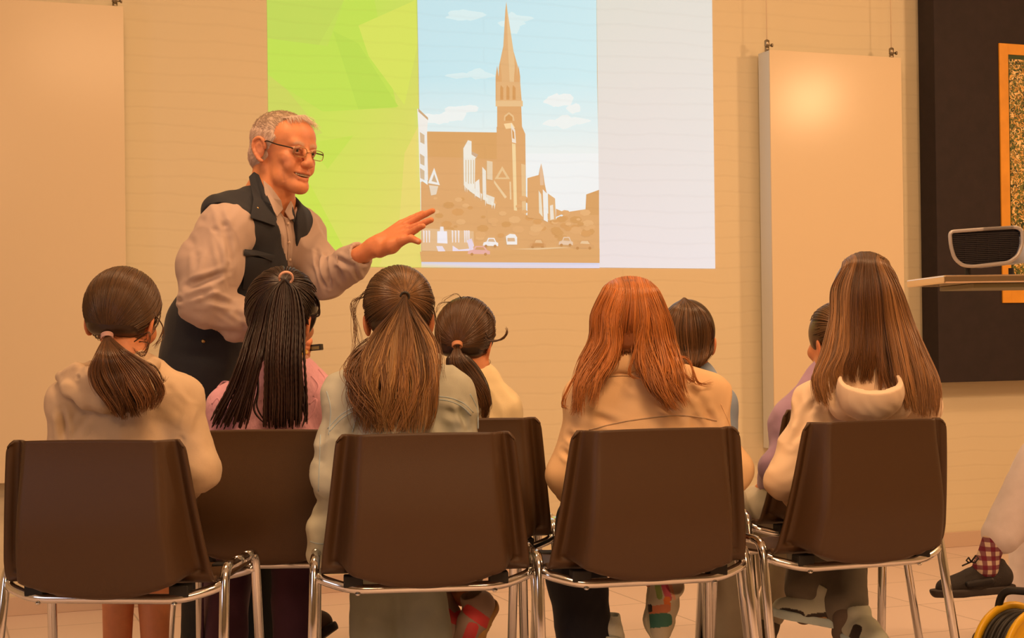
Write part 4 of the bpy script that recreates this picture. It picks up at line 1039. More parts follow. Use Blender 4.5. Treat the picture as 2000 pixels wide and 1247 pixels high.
# the pointer in the hand
M['plastic'] = mat('black_plastic', (.03, .028, .022), .3)
a_, b2 = W(596, 681, 4.310), W(629, 678, 4.290); ax = (b2-a_)/np.linalg.norm(b2-a_); up = np.array([0, 0, 1.0]); sd = np.cross(ax, up); up = np.cross(sd, ax)
pt = empty('presentation_remote', (a_+b2)/2, 0, 'small black remote with olive face held in the speaker\'s lower hand', 'remote control')
g = Geo(); g.box((a_+b2)/2, (np.linalg.norm(b2-a_)/2, .0085, .0088), np.stack([ax, sd, up], 1)); g.obj('casing', M['plastic'], pt, bevel=.002)
g = Geo(); g.box((a_+b2)/2+ax*.010-up*.0015+sd*.0088*np.sign(-sd[1]), (.0125, .0006, .0045), np.stack([ax, sd, up], 1)); g.obj('face_panel', mat('olive_face', (.22, .18, .06), .4), pt)

# ================================================================== THE AUDIENCE
def sgn(i): return -1 if i == 0 else 1
FABRIC = {}
def fabric(name, rgb, **k):
    if name not in FABRIC: FABRIC[name] = mat(name, rgb, k.pop('rough', .88), bump=k.pop('bump', .09), bscale=k.pop('bscale', 420), sheen=.12, var=k.pop('var', .06), vscale=k.pop('vscale', 18), **k)
    return FABRIC[name]
def skull(f, hs=1.0, ears=True):
    """a child's head round the hair centre"""
    f.ell((0, -.004, -.004), (.073, .086, .084)); f.ell((0, .030, -.045), (.060, .058, .060), k=.02); f.ell((0, .050, -.086), (.036, .034, .026), k=.025)
    f.cap((0, .070, -.022), (0, .094, -.050), .008, .0095, k=.010)
    for sx in (-1, 1):
        f.ell((sx*.030, .090, -.024), (.016, .012, .010), k=.008, mode='-'); f.ell((sx*.040, .060, -.055), (.022, .022, .022), k=.015)
        if ears:
            f.ell((sx*.076, -.006, -.046), (.0065, .016, .028), R=heading(sx*-24, 0, sx*8), k=.006); f.ell((sx*.084, -.002, -.044), (.006, .008, .014), k=.004, mode='-')
    f.chain([(-.020, .074, -.076), (0, .083, -.074), (.020, .074, -.076)], [.003, .0045, .003], k=.006); f.chain([(-.016, .072, -.086), (0, .080, -.086), (.016, .072, -.086)], [.003, .005, .003], k=.006)
    f.cap((-.02, .082, -.0805), (.02, .082, -.0805), .0015, mode='-', k=.003)
def hand(f, wr, d, r=.030, n=(0, 0, -1)):
    """five curled fingers and a thumb from the wrist along d"""
    wr = np.array(wr); d = np.array(d, float); d /= np.linalg.norm(d); n = np.array(n, float); n -= d*(n@d); n /= np.linalg.norm(n); s = np.cross(d, n)
    for i in range(4):
        b = wr+d*.052+s*(-.024+.016*i); L = (.9, 1, .94, .75)[i]
        f.cap(wr+s*(-.010+.007*i), b, .015, .0105, k=.008)
        f.chain([b, b+(d*.8+n*.3)*.026*L, b+(d*.9+n*.3)*.026*L+(d*.25+n*.8)*.020*L, b+(d*.9+n*.3)*.026*L+(n*.9-d*.1)*.034*L], [.0095, .0085, .0078, .0068], k=.002)
    f.chain([wr+d*.012-s*.020, wr+d*.036-s*.040, wr+d*.056-s*.040+n*.012], [.013, .0105, .008], k=.005)
def person(sp):
    """seated child; every joint is (px, py, depth)"""
    d = sp['d']; P = {k: W(*v) for k, v in sp['j'].items()}
    base = W(sp['j']['pel'][0], 900, d); e = empty('person', (base[0], base[1], 0), 0, sp['label'], 'person')
    R = heading(*sp['head'][3:6]); C = W(*sp['head'][:3]); hs = sp.get('hs', 1.0)
    f = Field(R, C, hs); skull(f)
    nk = P['neck']; Cn = C+R@np.array([0, -.018, -.055])*hs
    f.R = np.eye(3); f.T = np.zeros(3); f.sc = 1
    f.cap(Cn, nk, .040, .043, k=.02); f.cap(nk, nk-np.array([0, 0, .03]), .05, .06, k=.03)
    V1, Q1 = f.mesh(.0032)
    b = Field(); b.chain([nk, P['chest'], P['pel']], [.045, .07, .08], k=.03, sq=((1, 0, 0), 1.35)); b.cap(P['shL'], P['shR'], .036, k=.03)
    for s in 'LR':
        b.chain([P['sh'+s], P['el'+s], P['ha'+s]], [.032, .026, .020], k=.015)
        if 'kn'+s in P: b.chain([P['pel']+np.array([sgn('LR'.index(s))*.06, .02, -.02]), P['kn'+s], P['an'+s]], [.060, .046, .030], k=.02); 
    V2, Q2 = b.mesh(.007)
    h = Field()
    for s in 'LR': hand(h, P['ha'+s], P['ha'+s]-P['el'+s]+np.array([0, .02, 0]))
    V3, Q3 = h.mesh(.0028)
    sk = np.array(sp.get('skin', SK))
    ears = [(C+R@(np.array([sx*.08, -.004, -.045])*hs), .03, (.80, .26, .10), .7) for sx in (-1, 1)]
    V = np.concatenate([V1, V2, V3]); body = mk('body', V, np.concatenate([Q1, Q2+len(V1), Q3+len(V1)+len(V2)]), M['skin'], e, skinf(sk, ears)(V, None))
    for sx in (-1, 1):
        f = Field(R, C, hs); f.ell((sx*.030, .0745, -.024), (.011, .011, .010)); V, Q = f.mesh(.002); ir = C+R@(np.array([sx*.030, .086, -.024])*hs)
        dd = np.linalg.norm(V-ir, axis=1)[:, None]; mk('eye', V, Q, M['eye'], e, np.where(dd < .0055, (.06, .03, .015), (.75, .66, .58)))
    # top garment
    g = Field(); rs, ra = sp.get('rs', .055), sp.get('ra', .047); rc = sp.get('rc', (.055, .088, .102)); k = .035; qx = sp.get('qx', 1.42)
    g.chain([nk-np.array([0, 0, .025]), P['chest'], P['pel']], rc, k=k, sq=((1, 0, 0), qx)); g.cap(P['shL'], P['shR'], rs, k=k); g.cap(nk-np.array([0, 0, .02]), P['shL'], .045, rs, k=k); g.cap(nk-np.array([0, 0, .02]), P['shR'], .045, rs, k=k)
    for s in 'LR': g.chain([P['sh'+s], P['el'+s], P['el'+s]*.1+P['ha'+s]*.9], [rs*.98, ra, ra*.78], k=.02)
    if 'extra' in sp: sp['extra'](g, P)
    g.cap(nk-np.array([0, -.01, .01]), nk+(C-nk)*.6, .044, .05, mode='-', k=.006)
    top = cloth(sp.get('topname', 'top'), g, .005, sp['top'], e, amp=sp.get('amp', .004), f=sp.get('ff', 24), seed=sp['seed'], st=(1, 1, .6), creases=[(W(*a), W(*b_), w_, dp) for a, b_, w_, dp in sp.get('cre', [])], fine=.001)
    # trousers, socks, shoes
    if 'pants' in sp:
        t = Field(); rl = sp.get('rl', (.078, .062, .050)); t.cap(P['pel']+np.array([-.06, .02, -.03]), P['pel']+np.array([.06, .02, -.03]), .085, k=.03)
        for s in 'LR':
            if 'kn'+s in P:
                end = P['kn'+s]*.12+P['an'+s]*.88 if not sp.get('shorts') else P['kn'+s]+np.array([0, 0, -.0])
                hip = P['pel']+np.array([sgn('LR'.index(s))*.06, .02, -.02]); t.chain([hip, P['kn'+s]], rl[:2], k=.02)
                if not sp.get('shorts'): t.cap(P['kn'+s], end, rl[1], rl[2], k=.02)
        cloth('trousers', t, .006, sp['pants'], e, amp=.003, f=20, seed=sp['seed']+1)
    if 'sock' in sp:
        for s in sp.get('socks', 'LR'):
            t = Field(); a = P['an'+s]; kn = P['kn'+s]; t.cap(a*(1-sp.get('sockh', .25))+kn*sp.get('sockh', .25), a, .036, .033); t.cap(a, a+np.array([0, .04, -.05]), .032, .03, k=.01); solid('sock', t, .004, sp['sock'], e)
    return e, P, C, R, top, body
def proj(V):
    q = (V-np.array([0, 0, HC])) @ CR; return CX-FPX*q[:, 0]/q[:, 2], CY+FPX*q[:, 1]/q[:, 2]
SHOE_ATTR = mat('sewn_shoe_panels', (.5, .4, .3), .6, bump=.15, bscale=500, attr=True)
def shoe(e, heel, toe, m_up, m_sole, w=.036, h=.05, up=(0, 0, 1), panels=(), paint=None, base=(.5, .4, .3)):
    """a sports shoe from heel to toe, sole plane facing away from up"""
    heel, toe = np.array(heel), np.array(toe); L = np.linalg.norm(toe-heel); f_ = (toe-heel)/L; u = np.array(up, float); u -= f_*(u@f_); u /= np.linalg.norm(u); r = np.cross(f_, u)
    R = np.stack([r, f_, u], 1); so = empty('shoe', (heel+toe)/2); so.parent = e; so.location = Vector(so.location)-e.location
    F_ = Field(R, heel)
    F_.chain([(0, .01, h*.55), (0, L*.45, h*.42), (0, L*.86, h*.20)], [w*.95, w*.98, w*.72], k=.01); F_.cap((0, .016, h*.6), (0, .03, h*1.25), w*.86, w*.80, k=.012)
    F_.cap((0, L*.25, h*.9), (0, L*.60, h*.45), w*.55, w*.5, k=.012)
    F_.plane((0, 0, 0), (0, 0, -1)); F_.ops[-1] = ((lambda X, Y, Z, o=heel, n=u: ((X-o[0])*n[0]+(Y-o[1])*n[1]+(Z-o[2])*n[2])-.002), None, None, 0.0, '-')
    F_.cap((0, .022, h*1.45), (0, .030, h*2.2), w*.62, w*.7, mode='-', k=.004)
    if paint is None: solid('upper', F_, .0035, m_up, so)
    else:
        def cf(V, N):
            c = np.tile(np.array(base, float), (len(V), 1)); X, Y = proj(V)
            for x, y, rx, ry, ang, cc in paint:
                a = math.radians(ang); u = (X-x)*math.cos(a)+(Y-y)*math.sin(a); v = -(X-x)*math.sin(a)+(Y-y)*math.cos(a)
                c[(u/rx)**4+(v/ry)**4 < 1] = cc
            return c
        solid('upper', F_, .0022, SHOE_ATTR, so, cf)
    S = Field(R, heel); S.chain([(0, .0, .004), (0, L*.35, .002), (0, L*.70, .002), (0, L*.97, .010)], [w*.90, w*.86, w*1.05, w*.62], k=.01)
    S.ops.append(((lambda X, Y, Z, o=heel, n=u: (((X-o[0])*n[0]+(Y-o[1])*n[1]+(Z-o[2])*n[2])+.012)), None, None, 0.0, '-'))
    S.ops.append(((lambda X, Y, Z, o=heel, n=u: -(((X-o[0])*n[0]+(Y-o[1])*n[1]+(Z-o[2])*n[2])-.012)), None, None, 0.004, '-'))
    solid('sole', S, .0035, m_sole, so)
    for nm, pa, pb, rr, mm in panels:
        Q = Field(R, heel); Q.chain([np.array(pa)*np.array([w, L, h]), np.array(pb)*np.array([w, L, h])], rr, k=.004); solid(nm, Q, .0028, mm, so)
    for k in range(4):
        g = Geo(); y = L*(.34+.08*k); z = h*(1.22-.13*k); g.tube([heel+R@np.array([-w*.5, y, z-.006]), heel+R@np.array([0, y, z+.004]), heel+R@np.array([w*.5, y, z-.006])], .0022, 6); g.obj('lace', m_sole if k % 2 == 0 else m_up, so, True)
    return so
def hcap(H, head, color, low=-.075, ears=True, face=True, grow=0.985, nape=0.0):
    f = Field(head.R, head.C); f.ell((0, 0, 0), head.r*grow); f.ell((0, -head.r[1]*.42, -head.r[2]*.55), (head.r[0]*.72, .045, .045), k=.02)
    if nape: f.ell((0, -.045, -.075), (.045, .035, nape), k=.02)
    f.ell((0, .110, -.045), (.085, .075, .088), k=.01, mode='-')
    if ears:
        for sx in (-1, 1): f.ell((sx*.086, .004, -.050), (.026, .026, .034), k=.008, mode='-')
    f.ops.append(((lambda X, Y, Z, c=head.C, R=head.R, l=low: ((X-c[0])*R[0, 2]+(Y-c[1])*R[1, 2]+(Z-c[2])*R[2, 2])-l), None, None, .02, '-'))
    H.field(f, .004, color)
def gpts(head, pts, d):
    out = []
    for p in pts:
        if len(p) > 2: out.append(W(*p)); continue
        q = head.back(p[0], p[1], d, .006)
        out.append(q)
    return out
def under(H, G, color, r, t0=.16):
    """the thick mass of hair beneath the outer strands"""
    f = Field()
    for g in G:
        g = np.array(g)[None]; q = catmull(g, np.linspace(t0, .86, 12)[None])[0]; q = q+np.array([0, r*1.5, 0])*np.linspace(.9, 1, 12)[:, None]; f.chain(q, [r*.4]+list(np.linspace(r*.8, r*.7, 10))+[r*.3], k=.012)
    H.field(f, .005, color)
def wisps(H, curves, n, r, root, tip, jit=.003):
    for c in curves:
        C_ = np.tile(np.array([W(*p) for p in c])[None], (n, 1, 1)); C_ = C_+rng.normal(0, jit, C_.shape)*np.linspace(.2, 1, C_.shape[1])[None, :, None]
        H.paths(catmull(C_, np.tile(np.linspace(0, 1, 22)[None], (n, 1))), r, root, tip, k=3)
def tie(e, c, r, m_, ax=(0, -.6, -.5), n=2, th=.003, name='hair_tie'):
    ax = np.array(ax, float); ax /= np.linalg.norm(ax); u = np.cross(ax, [0, 0, 1.0]); u /= np.linalg.norm(u); v = np.cross(ax, u)
    g = Geo()
    th_ = np.linspace(0, 2*math.pi*n, 18*n+1)
    g.tube([c+ax*(-.004*n/2+.004*n*t/(2*math.pi*n))+r*(math.cos(t)*u+math.sin(t)*v) for t in th_], th, 8); return g.obj(name, m_, e, True)
def seam(S, pts, r, m_, e, name='seam', off=.001, n=24):
    q = catmull(np.array([[p[0], p[1], 0] for p in pts], float)[None], np.linspace(0, 1, n)[None])[0]
    g = Geo(); g.tube([S.at(a, b_, off) for a, b_, _ in q], r, 6); return g.obj(name, m_, e, True)
white = mat('white_elastic', (.85, .75, .68), .6)

# ---------------------------------------------------------------- 1: low ponytail, grey-green hoodie
hood1 = fabric('beige_hoodie', (.74, .56, .37))
def ex1(g, P):
    pass
e1, P1, C1_, R1, top1, _ = person(dict(seed=11, d=3.57, label='seated child with a low brown ponytail in a beige hoodie, leftmost of the audience', topname='hoodie', top=hood1,
    j=dict(neck=(248, 712, 3.56), chest=(242, 860, 3.575), pel=(238, 1040, 3.55), shL=(138, 792, 3.56), shR=(345, 782, 3.56), elL=(122, 925, 3.56), haL=(175, 1000, 3.80), elR=(388, 918, 3.54), haR=(310, 1000, 3.80),
           knL=(232, 1050, 3.96), knR=(298, 1050, 3.96), anL=(228, 1376, 3.90), anR=(306, 1380, 3.90)),
    head=(240, 600, 3.585, 10, -6, 4), rs=.053, ra=.044, amp=.006,
    cre=[((118, 800, 3.4), (125, 870, 3.4), .008, .012), ((130, 870, 3.45), (170, 815, 3.45), .008, .010), ((375, 800, 3.4), (352, 860, 3.4), .008, .012), ((300, 800, 3.4), (360, 830, 3.4), .008, .007), ((150, 780, 3.4), (210, 800, 3.4), .008, .006), ((330, 760, 3.4), (370, 800, 3.4), .008, .006)],
    sock=mat('white_sock', (.8, .72, .62), .9, bump=.3), sockh=.47, shorts=True, pants=fabric('dark_shorts', (.05, .045, .05))))
hd = Head(C1_, R1, (.083, .096, .092)); H = Hair(); rc1, tc1 = (.085, .040, .015), (.21, .088, .030)
hcap(H, hd, (.035, .016, .007)); T = hd.back(210, 655, 3.5, .012)
H.paths(comb(hd, T, 1800, lift=.002), .0010, (.12, .060, .020), (.065, .030, .011), var=.3)
dd = 3.415
G = [[T, W(190, 690, dd), W(176, 722, dd), W(186, 752, dd), W(212, 785, dd), W(228, 815, dd+.01)], [T, W(202, 692, dd-.01), W(202, 730, dd-.012), W(220, 765, dd-.01), W(238, 798, dd), W(246, 822, dd+.01)],
     [T, W(214, 692, dd-.018), W(232, 730, dd-.022), W(246, 765, dd-.02), W(260, 795, dd-.01), W(266, 816, dd)], [T, W(232, 690, dd-.01), W(262, 724, dd-.018), W(282, 755, dd-.018), W(288, 780, dd-.01), W(282, 804, dd)],
     [T, W(244, 682, dd), W(290, 712, dd), W(312, 745, dd), W(320, 772, dd), W(312, 796, dd)]]
under(H, G[1:4], (.06, .028, .010), .012); H.paths(guided(G, 1300, lv=.30, jit=.003, wave=.006, wf=6, clump=9, ends=1.3), .0010, rc1, tc1, var=.25, streak=((.26, .12, .05), .12))
wisps(H, [[(300, 610, 3.52), (318, 640, 3.50), (312, 662, 3.50), (300, 680, 3.5)], [(262, 668, 3.49), (292, 650, 3.47), (285, 685, 3.47), (262, 690, 3.47)], [(240, 690, 3.44), (300, 715, 3.44), (318, 745, 3.44), (322, 735, 3.44)], [(272, 668, 3.5), (290, 672, 3.47), (280, 695, 3.47), (258, 680, 3.46)]], 7, .0006, rc1, tc1)
H.obj('hair', M['hair'], e1); tie(e1, T+np.array([0, -.004, -.002]), .0125, mat('pale_pink_elastic', (.78, .50, .45), .6), (.1, -.5, -.8), 3, .0020)
S = Surf(top1)
f = Field(); q = [S.at(x, y, o_) for x, y, o_ in ((120, 738, .0), (140, 760, .014), (172, 778, .022), (205, 784, .022), (218, 778, .014))]; f.chain(q, [.012, .020, .024, .024, .012], k=.02)
q = [S.at(x, y, o_) for x, y, o_ in ((122, 732, .0), (150, 728, .018), (185, 742, .028), (215, 752, .03), (262, 735, .02), (300, 712, .004))]; f.chain(q, [.010, .018, .026, .028, .024, .016], k=.02)
f.chain([S.at(126, 727, .012), S.at(150, 718, .030), S.at(178, 712, .02)], [.006, .008, .008], k=.008)
cloth('hood', f, .004, hood1, e1, amp=.003, f=34, seed=4, creases=[(S.at(122, 742), S.at(152, 738), .004, .010), (S.at(140, 752), S.at(190, 768), .005, .008)])
SETBACK[0] = 0.25
# ---------------------------------------------------------------- 2: long braids, pink cable-knit
pink = mat('pink_cable_knit', alb(222, 128, 100, 1.15), .9, bump=.5, bscale=130, bstretch=(1, 1, .6), sheen=.2)
purple = fabric('plum_trousers', (.085, .030, .060))
e2, P2, C2_, R2, top2, _ = person(dict(seed=23, d=3.82, label='seated child with long dark braids in a high ponytail and a pink knitted jumper', topname='jumper', top=pink,
    j=dict(neck=(565, 715, 3.82), chest=(545, 850, 3.82), pel=(530, 1010, 3.80), shL=(450, 795, 3.82), shR=(622, 780, 3.82), elL=(425, 900, 3.82), haL=(470, 960, 4.05), elR=(650, 900, 3.82), haR=(600, 960, 4.05),
           knL=(450, 1010, 4.09), knR=(575, 1010, 4.09), anL=(438, 1310, 4.02), anR=(575, 1310, 4.02)),
    head=(552, 602, 3.83, 16, -4, 2), hs=1.03, rs=.053, ra=.047, amp=.003, skin=(.55, .235, .115), pants=purple, rl=(.072, .068, .060)))
hd = Head(C2_, R2, (.093, .102, .105)); H = Hair(); rb, tb = (.018, .0085, .0060), (.032, .011, .008)
hcap(H, hd, (.012, .006, .004)); T = hd.back(556, 548, 3.8, .014)
H.paths(comb(hd, T, 420, M=16, lift=.003), .0019, rb, (.03, .014, .009), var=.18, k=5, braid=55)
du = 3.675
X = [(528, 522, 522, 520), (540, 536, 538, 536), (552, 548, 549, 548), (566, 562, 561, 560), (580, 578, 577, 575), (590, 588, 590, 592)]
G = [[T, hd.back(540+i*8, 570, 3.7, .012), W(a, 625, 3.705), W(b_, 700, du), W(c, 770, du), W(d_, 838, du)] for i, (a, b_, c, d_) in enumerate(X)]
under(H, G[2:5], (.012, .006, .004), .016)
H.paths(guided(G, 105, M=48, lv=.08, jit=.005, wave=.004, wf=5, clump=9, ends=.5), .0030, rb, tb, var=.22, k=6, braid=150)
G2_ = [[T, hd.back(510, 580, 3.8, .006), W(488, 640, 3.74), W(470, 700, 3.69), W(450, 760, 3.68), W(430, 800, 3.68), W(410, 838, 3.68)], [T, hd.back(522, 582, 3.8, .008), W(506, 640, 3.72), W(490, 700, 3.685), W(474, 760, 3.68), W(458, 800, 3.68), W(446, 838, 3.68)], [T, hd.back(535, 584, 3.8, .010), W(526, 640, 3.71), W(516, 700, 3.68), W(500, 760, 3.68), W(490, 800, 3.68), W(478, 838, 3.68)]]
H.paths(guided(G2_, 60, M=44, lv=.12, jit=.005, wave=.006, wf=5, clump=6, ends=.9), .0030, rb, tb, var=.22, k=6, braid=150)
wisps(H, [[(606, 565, 3.80), (622, 590, 3.80), (622, 612, 3.80), (610, 618, 3.8)], [(590, 640, 3.74), (586, 700, 3.70), (592, 760, 3.69), (596, 820, 3.68)], [(585, 660, 3.72), (582, 710, 3.70), (598, 790, 3.69), (592, 835, 3.68)], [(500, 690, 3.7), (505, 760, 3.69), (500, 800, 3.68), (520, 830, 3.68)]], 2, .0028, rb, tb, .004)
H.obj('hair', M['hair'], e2); tie(e2, T+np.array([.004, -.004, .006]), .0175, mat('peach_elastic', (.8, .45, .32), .6), (.15, -.7, -.35), 2, .0028)
f = Field(); nk = P2['neck']; u = np.linspace(0, 2*math.pi, 25); g = Geo(); g.tube([nk+np.array([.047*math.cos(a), .047*math.sin(a), .035+.006*math.sin(a)]) for a in u], .0045, 6, False); g.obj('necklace', mat('yellow_bead', (.75, .42, .05), .4), e2, True)
S = Surf(top2)
for pts in ([(414, 790), (425, 778), (432, 790), (446, 800)], [(425, 830), (436, 812), (450, 828)], [(608, 735), (622, 755), (612, 775)], [(622, 722), (634, 738), (640, 760)], [(604, 790), (618, 780), (612, 805), (600, 820)], [(425, 758), (436, 746), (450, 748)]):
    seam(S, pts, .0028, pink, e2, 'cable_stitch', -.0005, 12)
SETBACK[0] = 0.0
# ---------------------------------------------------------------- 3: denim jacket, half-up hair
denim = mat('pale_denim', (.62, .64, .53), .85, bump=.1, bscale=600, var=.14, vscale=9)
e3, P3, C3_, R3, top3, _ = person(dict(seed=31, d=3.66, label='seated child with half tied ombre hair in a pale denim jacket', topname='denim_jacket', top=denim,
    j=dict(neck=(782, 712, 3.65), chest=(782, 860, 3.665), pel=(780, 1040, 3.64), shL=(680, 782, 3.65), shR=(880, 772, 3.65), elL=(652, 930, 3.62), haL=(650, 985, 3.80), elR=(912, 920, 3.64), haR=(860, 990, 3.85),
           knL=(735, 1040, 4.00), knR=(810, 1040, 4.00), anL=(738, 1368, 3.95), anR=(845, 1364, 3.95)),
    head=(779, 598, 3.67, -2, -4, 0), rs=.058, ra=.048, rc=(.058, .094, .108), amp=.006, pants=fabric('faded_jeans', (.36, .40, .33)), rl=(.078, .066, .074),
    extra=lambda g, P: (g.chain([W(650, 985, 3.66), W(628, 1040, 3.66), W(622, 1082, 3.66)], [.034, .034, .030], k=.015)),
    cre=[((895, 790, 3.5), (915, 840, 3.5), .007, .010), ((700, 800, 3.5), (660, 850, 3.5), .007, .010), ((860, 800, 3.5), (910, 815, 3.5), .01, .006), ((640, 800, 3.5), (625, 900, 3.5), .008, .006)]))
hd = Head(C3_, R3, (.083, .095, .094)); H = Hair(); ra_, ta_ = (.10, .048, .018), (.46, .23, .085)
hcap(H, hd, (.035, .017, .008)); T = hd.back(791, 579, 3.6, .006)
H.paths(comb(hd, T, 1500, lift=.002), .0010, (.045, .021, .009), (.22, .11, .04), var=.45)
da = 3.545
G = [[T, hd.back(765, 612, 3.6, .01), W(735, 650, 3.57), W(712, 700, da), W(700, 745, da-.01), W(712, 800, da), W(722, 848, da+.01)],
     [T, hd.back(778, 612, 3.6, .012), W(760, 650, 3.555), W(745, 700, da-.01), W(738, 750, da-.015), W(742, 800, da), W(738, 848, da+.01)],
     [T, hd.back(790, 612, 3.6, .014), W(790, 650, 3.55), W(785, 700, da-.015), W(782, 750, da-.015), W(776, 800, da), W(770, 848, da+.01)],
     [T, hd.back(803, 612, 3.6, .012), W(818, 650, 3.555), W(825, 700, da-.01), W(828, 750, da-.015), W(818, 800, da), W(800, 848, da+.01)],
     [T, hd.back(815, 612, 3.6, .01), W(838, 650, 3.57), W(856, 690, da), W(862, 740, da-.01), W(846, 795, da), W(824, 848, da+.01)]]
under(H, G[1:4], (.07, .035, .014), .014); H.paths(guided(G, 1900, lv=.2, jit=.004, wave=.012, wf=10, clump=15, ends=1.5), .0010, ra_, ta_, var=.32, streak=((.62, .36, .15), .25), grad=1.3)
G = [[hd.back(742, 640, 3.6), W(728, 665, 3.60), W(700, 690, 3.58), W(684, 720, 3.55), W(694, 760, 3.54), W(706, 800, 3.54), W(716, 848, 3.56)], [hd.back(750, 645, 3.6), W(738, 670, 3.59), W(716, 700, 3.56), W(702, 740, 3.54), W(710, 780, 3.54), W(722, 815, 3.54), W(730, 848, 3.56)]]
H.paths(guided(G, 260, lv=.25, jit=.008, wave=.016, wf=12, clump=8), .0009, ra_, (.28, .13, .05), var=.3)
wisps(H, [[(712, 570, 3.66), (694, 600, 3.65), (698, 650, 3.64), (706, 690, 3.62)], [(716, 580, 3.66), (688, 592, 3.65), (692, 640, 3.64), (690, 700, 3.62)], [(720, 660, 3.6), (690, 690, 3.58), (684, 740, 3.56), (705, 770, 3.55)], [(846, 600, 3.66), (856, 650, 3.6), (862, 700, 3.58), (864, 740, 3.57)]], 9, .0005, ra_, (.22, .1, .04), .006)
H.obj('hair', M['hair'], e3); tie(e3, T, .010, M['plastic'], (0, -1, -.2), 2, .0022)
S = Surf(top3); st = mat('denim_seam', alb(176, 150, 110, 1.1), .8)
for pts, nm in (([(640, 838), (665, 812), (695, 795), (730, 785)], 'yoke_seam'), ([(644, 843), (668, 818), (697, 801), (730, 791)], 'yoke_seam'), ([(850, 774), (880, 778), (905, 788), (924, 806)], 'yoke_seam'), ([(850, 780), (878, 784), (903, 795), (920, 812)], 'yoke_seam'),
                ([(638, 765), (646, 800), (642, 850)], 'armhole_seam'), ([(918, 770), (932, 800), (934, 838)], 'armhole_seam'), ([(700, 800), (688, 845)], 'back_seam'), ([(626, 850), (622, 960)], 'sleeve_seam'), ([(606, 1058), (618, 1062), (632, 1063)], 'hem_seam')):
    seam(S, pts, .0016, st, e3, nm, -.0002, 16)
SETBACK[0] = 0.14
# ---------------------------------------------------------------- 4: ponytail, pale yellow top
yel = fabric('pale_yellow_top', (.92, .78, .48))
e4, P4, C4_, R4, top4, _ = person(dict(seed=41, d=4.07, label='seated child with a curl and ponytail in a pale yellow top, in the second row', topname='top', top=yel,
    j=dict(neck=(920, 728, 4.07), chest=(918, 850, 4.07), pel=(912, 1000, 4.05), shL=(848, 800, 4.07), shR=(978, 800, 4.07), elL=(820, 900, 4.07), haL=(860, 950, 4.3), elR=(990, 910, 4.07), haR=(950, 950, 4.3),
           knL=(880, 1000, 4.42), knR=(940, 1000, 4.42), anL=(868, 1165, 4.20), anR=(905, 1165, 4.18)),
    head=(910, 648, 4.08, 14, -3, 6), hs=.93, rs=.048, ra=.042, amp=.003, pants=fabric('mottled_leggings', (.05, .035, .02), var=.9, vscale=60), rl=(.07, .055, .042)))
hd = Head(C4_, R4, (.081, .091, .093)); H = Hair(); rc4, tc4 = (.055, .026, .011), (.15, .068, .026)
hcap(H, hd, (.026, .013, .007)); T = hd.back(893, 674, 4.0, .010)
H.paths(comb(hd, T, 1300, lift=.002), .0010, rc4, (.15, .072, .028), var=.3)
G = [[T, W(880, 700, 3.95), W(885, 725, 3.95), W(915, 750, 3.95), W(938, 785, 3.96), W(944, 822, 3.97)], [T, W(893, 702, 3.94), W(905, 730, 3.94), W(930, 760, 3.94), W(946, 790, 3.95), W(948, 825, 3.97)], [T, W(905, 698, 3.95), W(928, 722, 3.95), W(946, 755, 3.95), W(952, 790, 3.96), W(946, 812, 3.97)]]
under(H, G, (.03, .015, .007), .012); H.paths(guided(G, 520, lv=.2, jit=.003, wave=.003, clump=8), .0009, rc4, tc4, var=.28)
wisps(H, [[(945, 640, 4.02), (956, 662, 4.0), (975, 664, 3.99), (990, 652, 3.99), (989, 640, 3.99)], [(942, 650, 4.02), (950, 664, 4.0), (968, 666, 3.99), (984, 660, 3.99), (990, 648, 3.99)], [(935, 600, 4.05), (958, 615, 4.03), (965, 640, 4.02), (962, 655, 4.02), (950, 662, 4.02)]], 14, .0006, rc4, tc4, .0022)
wisps(H, [[(880, 590, 4.05), (860, 594, 4.05), (852, 610, 4.05), (848, 622, 4.05)], [(900, 582, 4.05), (890, 575, 4.05), (872, 582, 4.05), (862, 592, 4.05)]], 5, .0004, rc4, tc4, .004)
H.obj('hair', M['hair'], e4); tie(e4, T+np.array([0, -.004, 0]), .0125, mat('copper_elastic', (.7, .32, .16), .45), (0, -.6, -.8), 3, .0026)
g = Geo(); ep = C4_+R4@np.array([.080*.93, -.004, -.078*.93]); g.tube([ep+.0065*np.array([math.cos(a)*.6, 0, math.sin(a)])+np.array([0, -.004, -.004]) for a in np.linspace(0, 6.283, 15)], .0009, 6, False); g.obj('earring', M['brass'], e4, True)
BEI = alb(176, 116, 74); COR = (.80, .07, .08); gum = mat('gum_sole', (.62, .34, .10), .5)
shoe(e4, W(866, 1180, 4.22), W(900, 1268, 4.10), M['black_rubber'], gum, .040, .055, (-.15, -.6, .45), paint=[(872, 1198, 30, 10, 38, COR), (905, 1222, 14, 30, -10, COR)], base=BEI)
shoe(e4, W(950, 1192, 4.16), W(902, 1278, 4.04), M['black_rubber'], gum, .042, .055, (-.42, -.60, .35), paint=[(934, 1206, 34, 11, 35, COR), (918, 1240, 12, 24, 20, COR)], base=BEI)
SETBACK[0] = 0.0
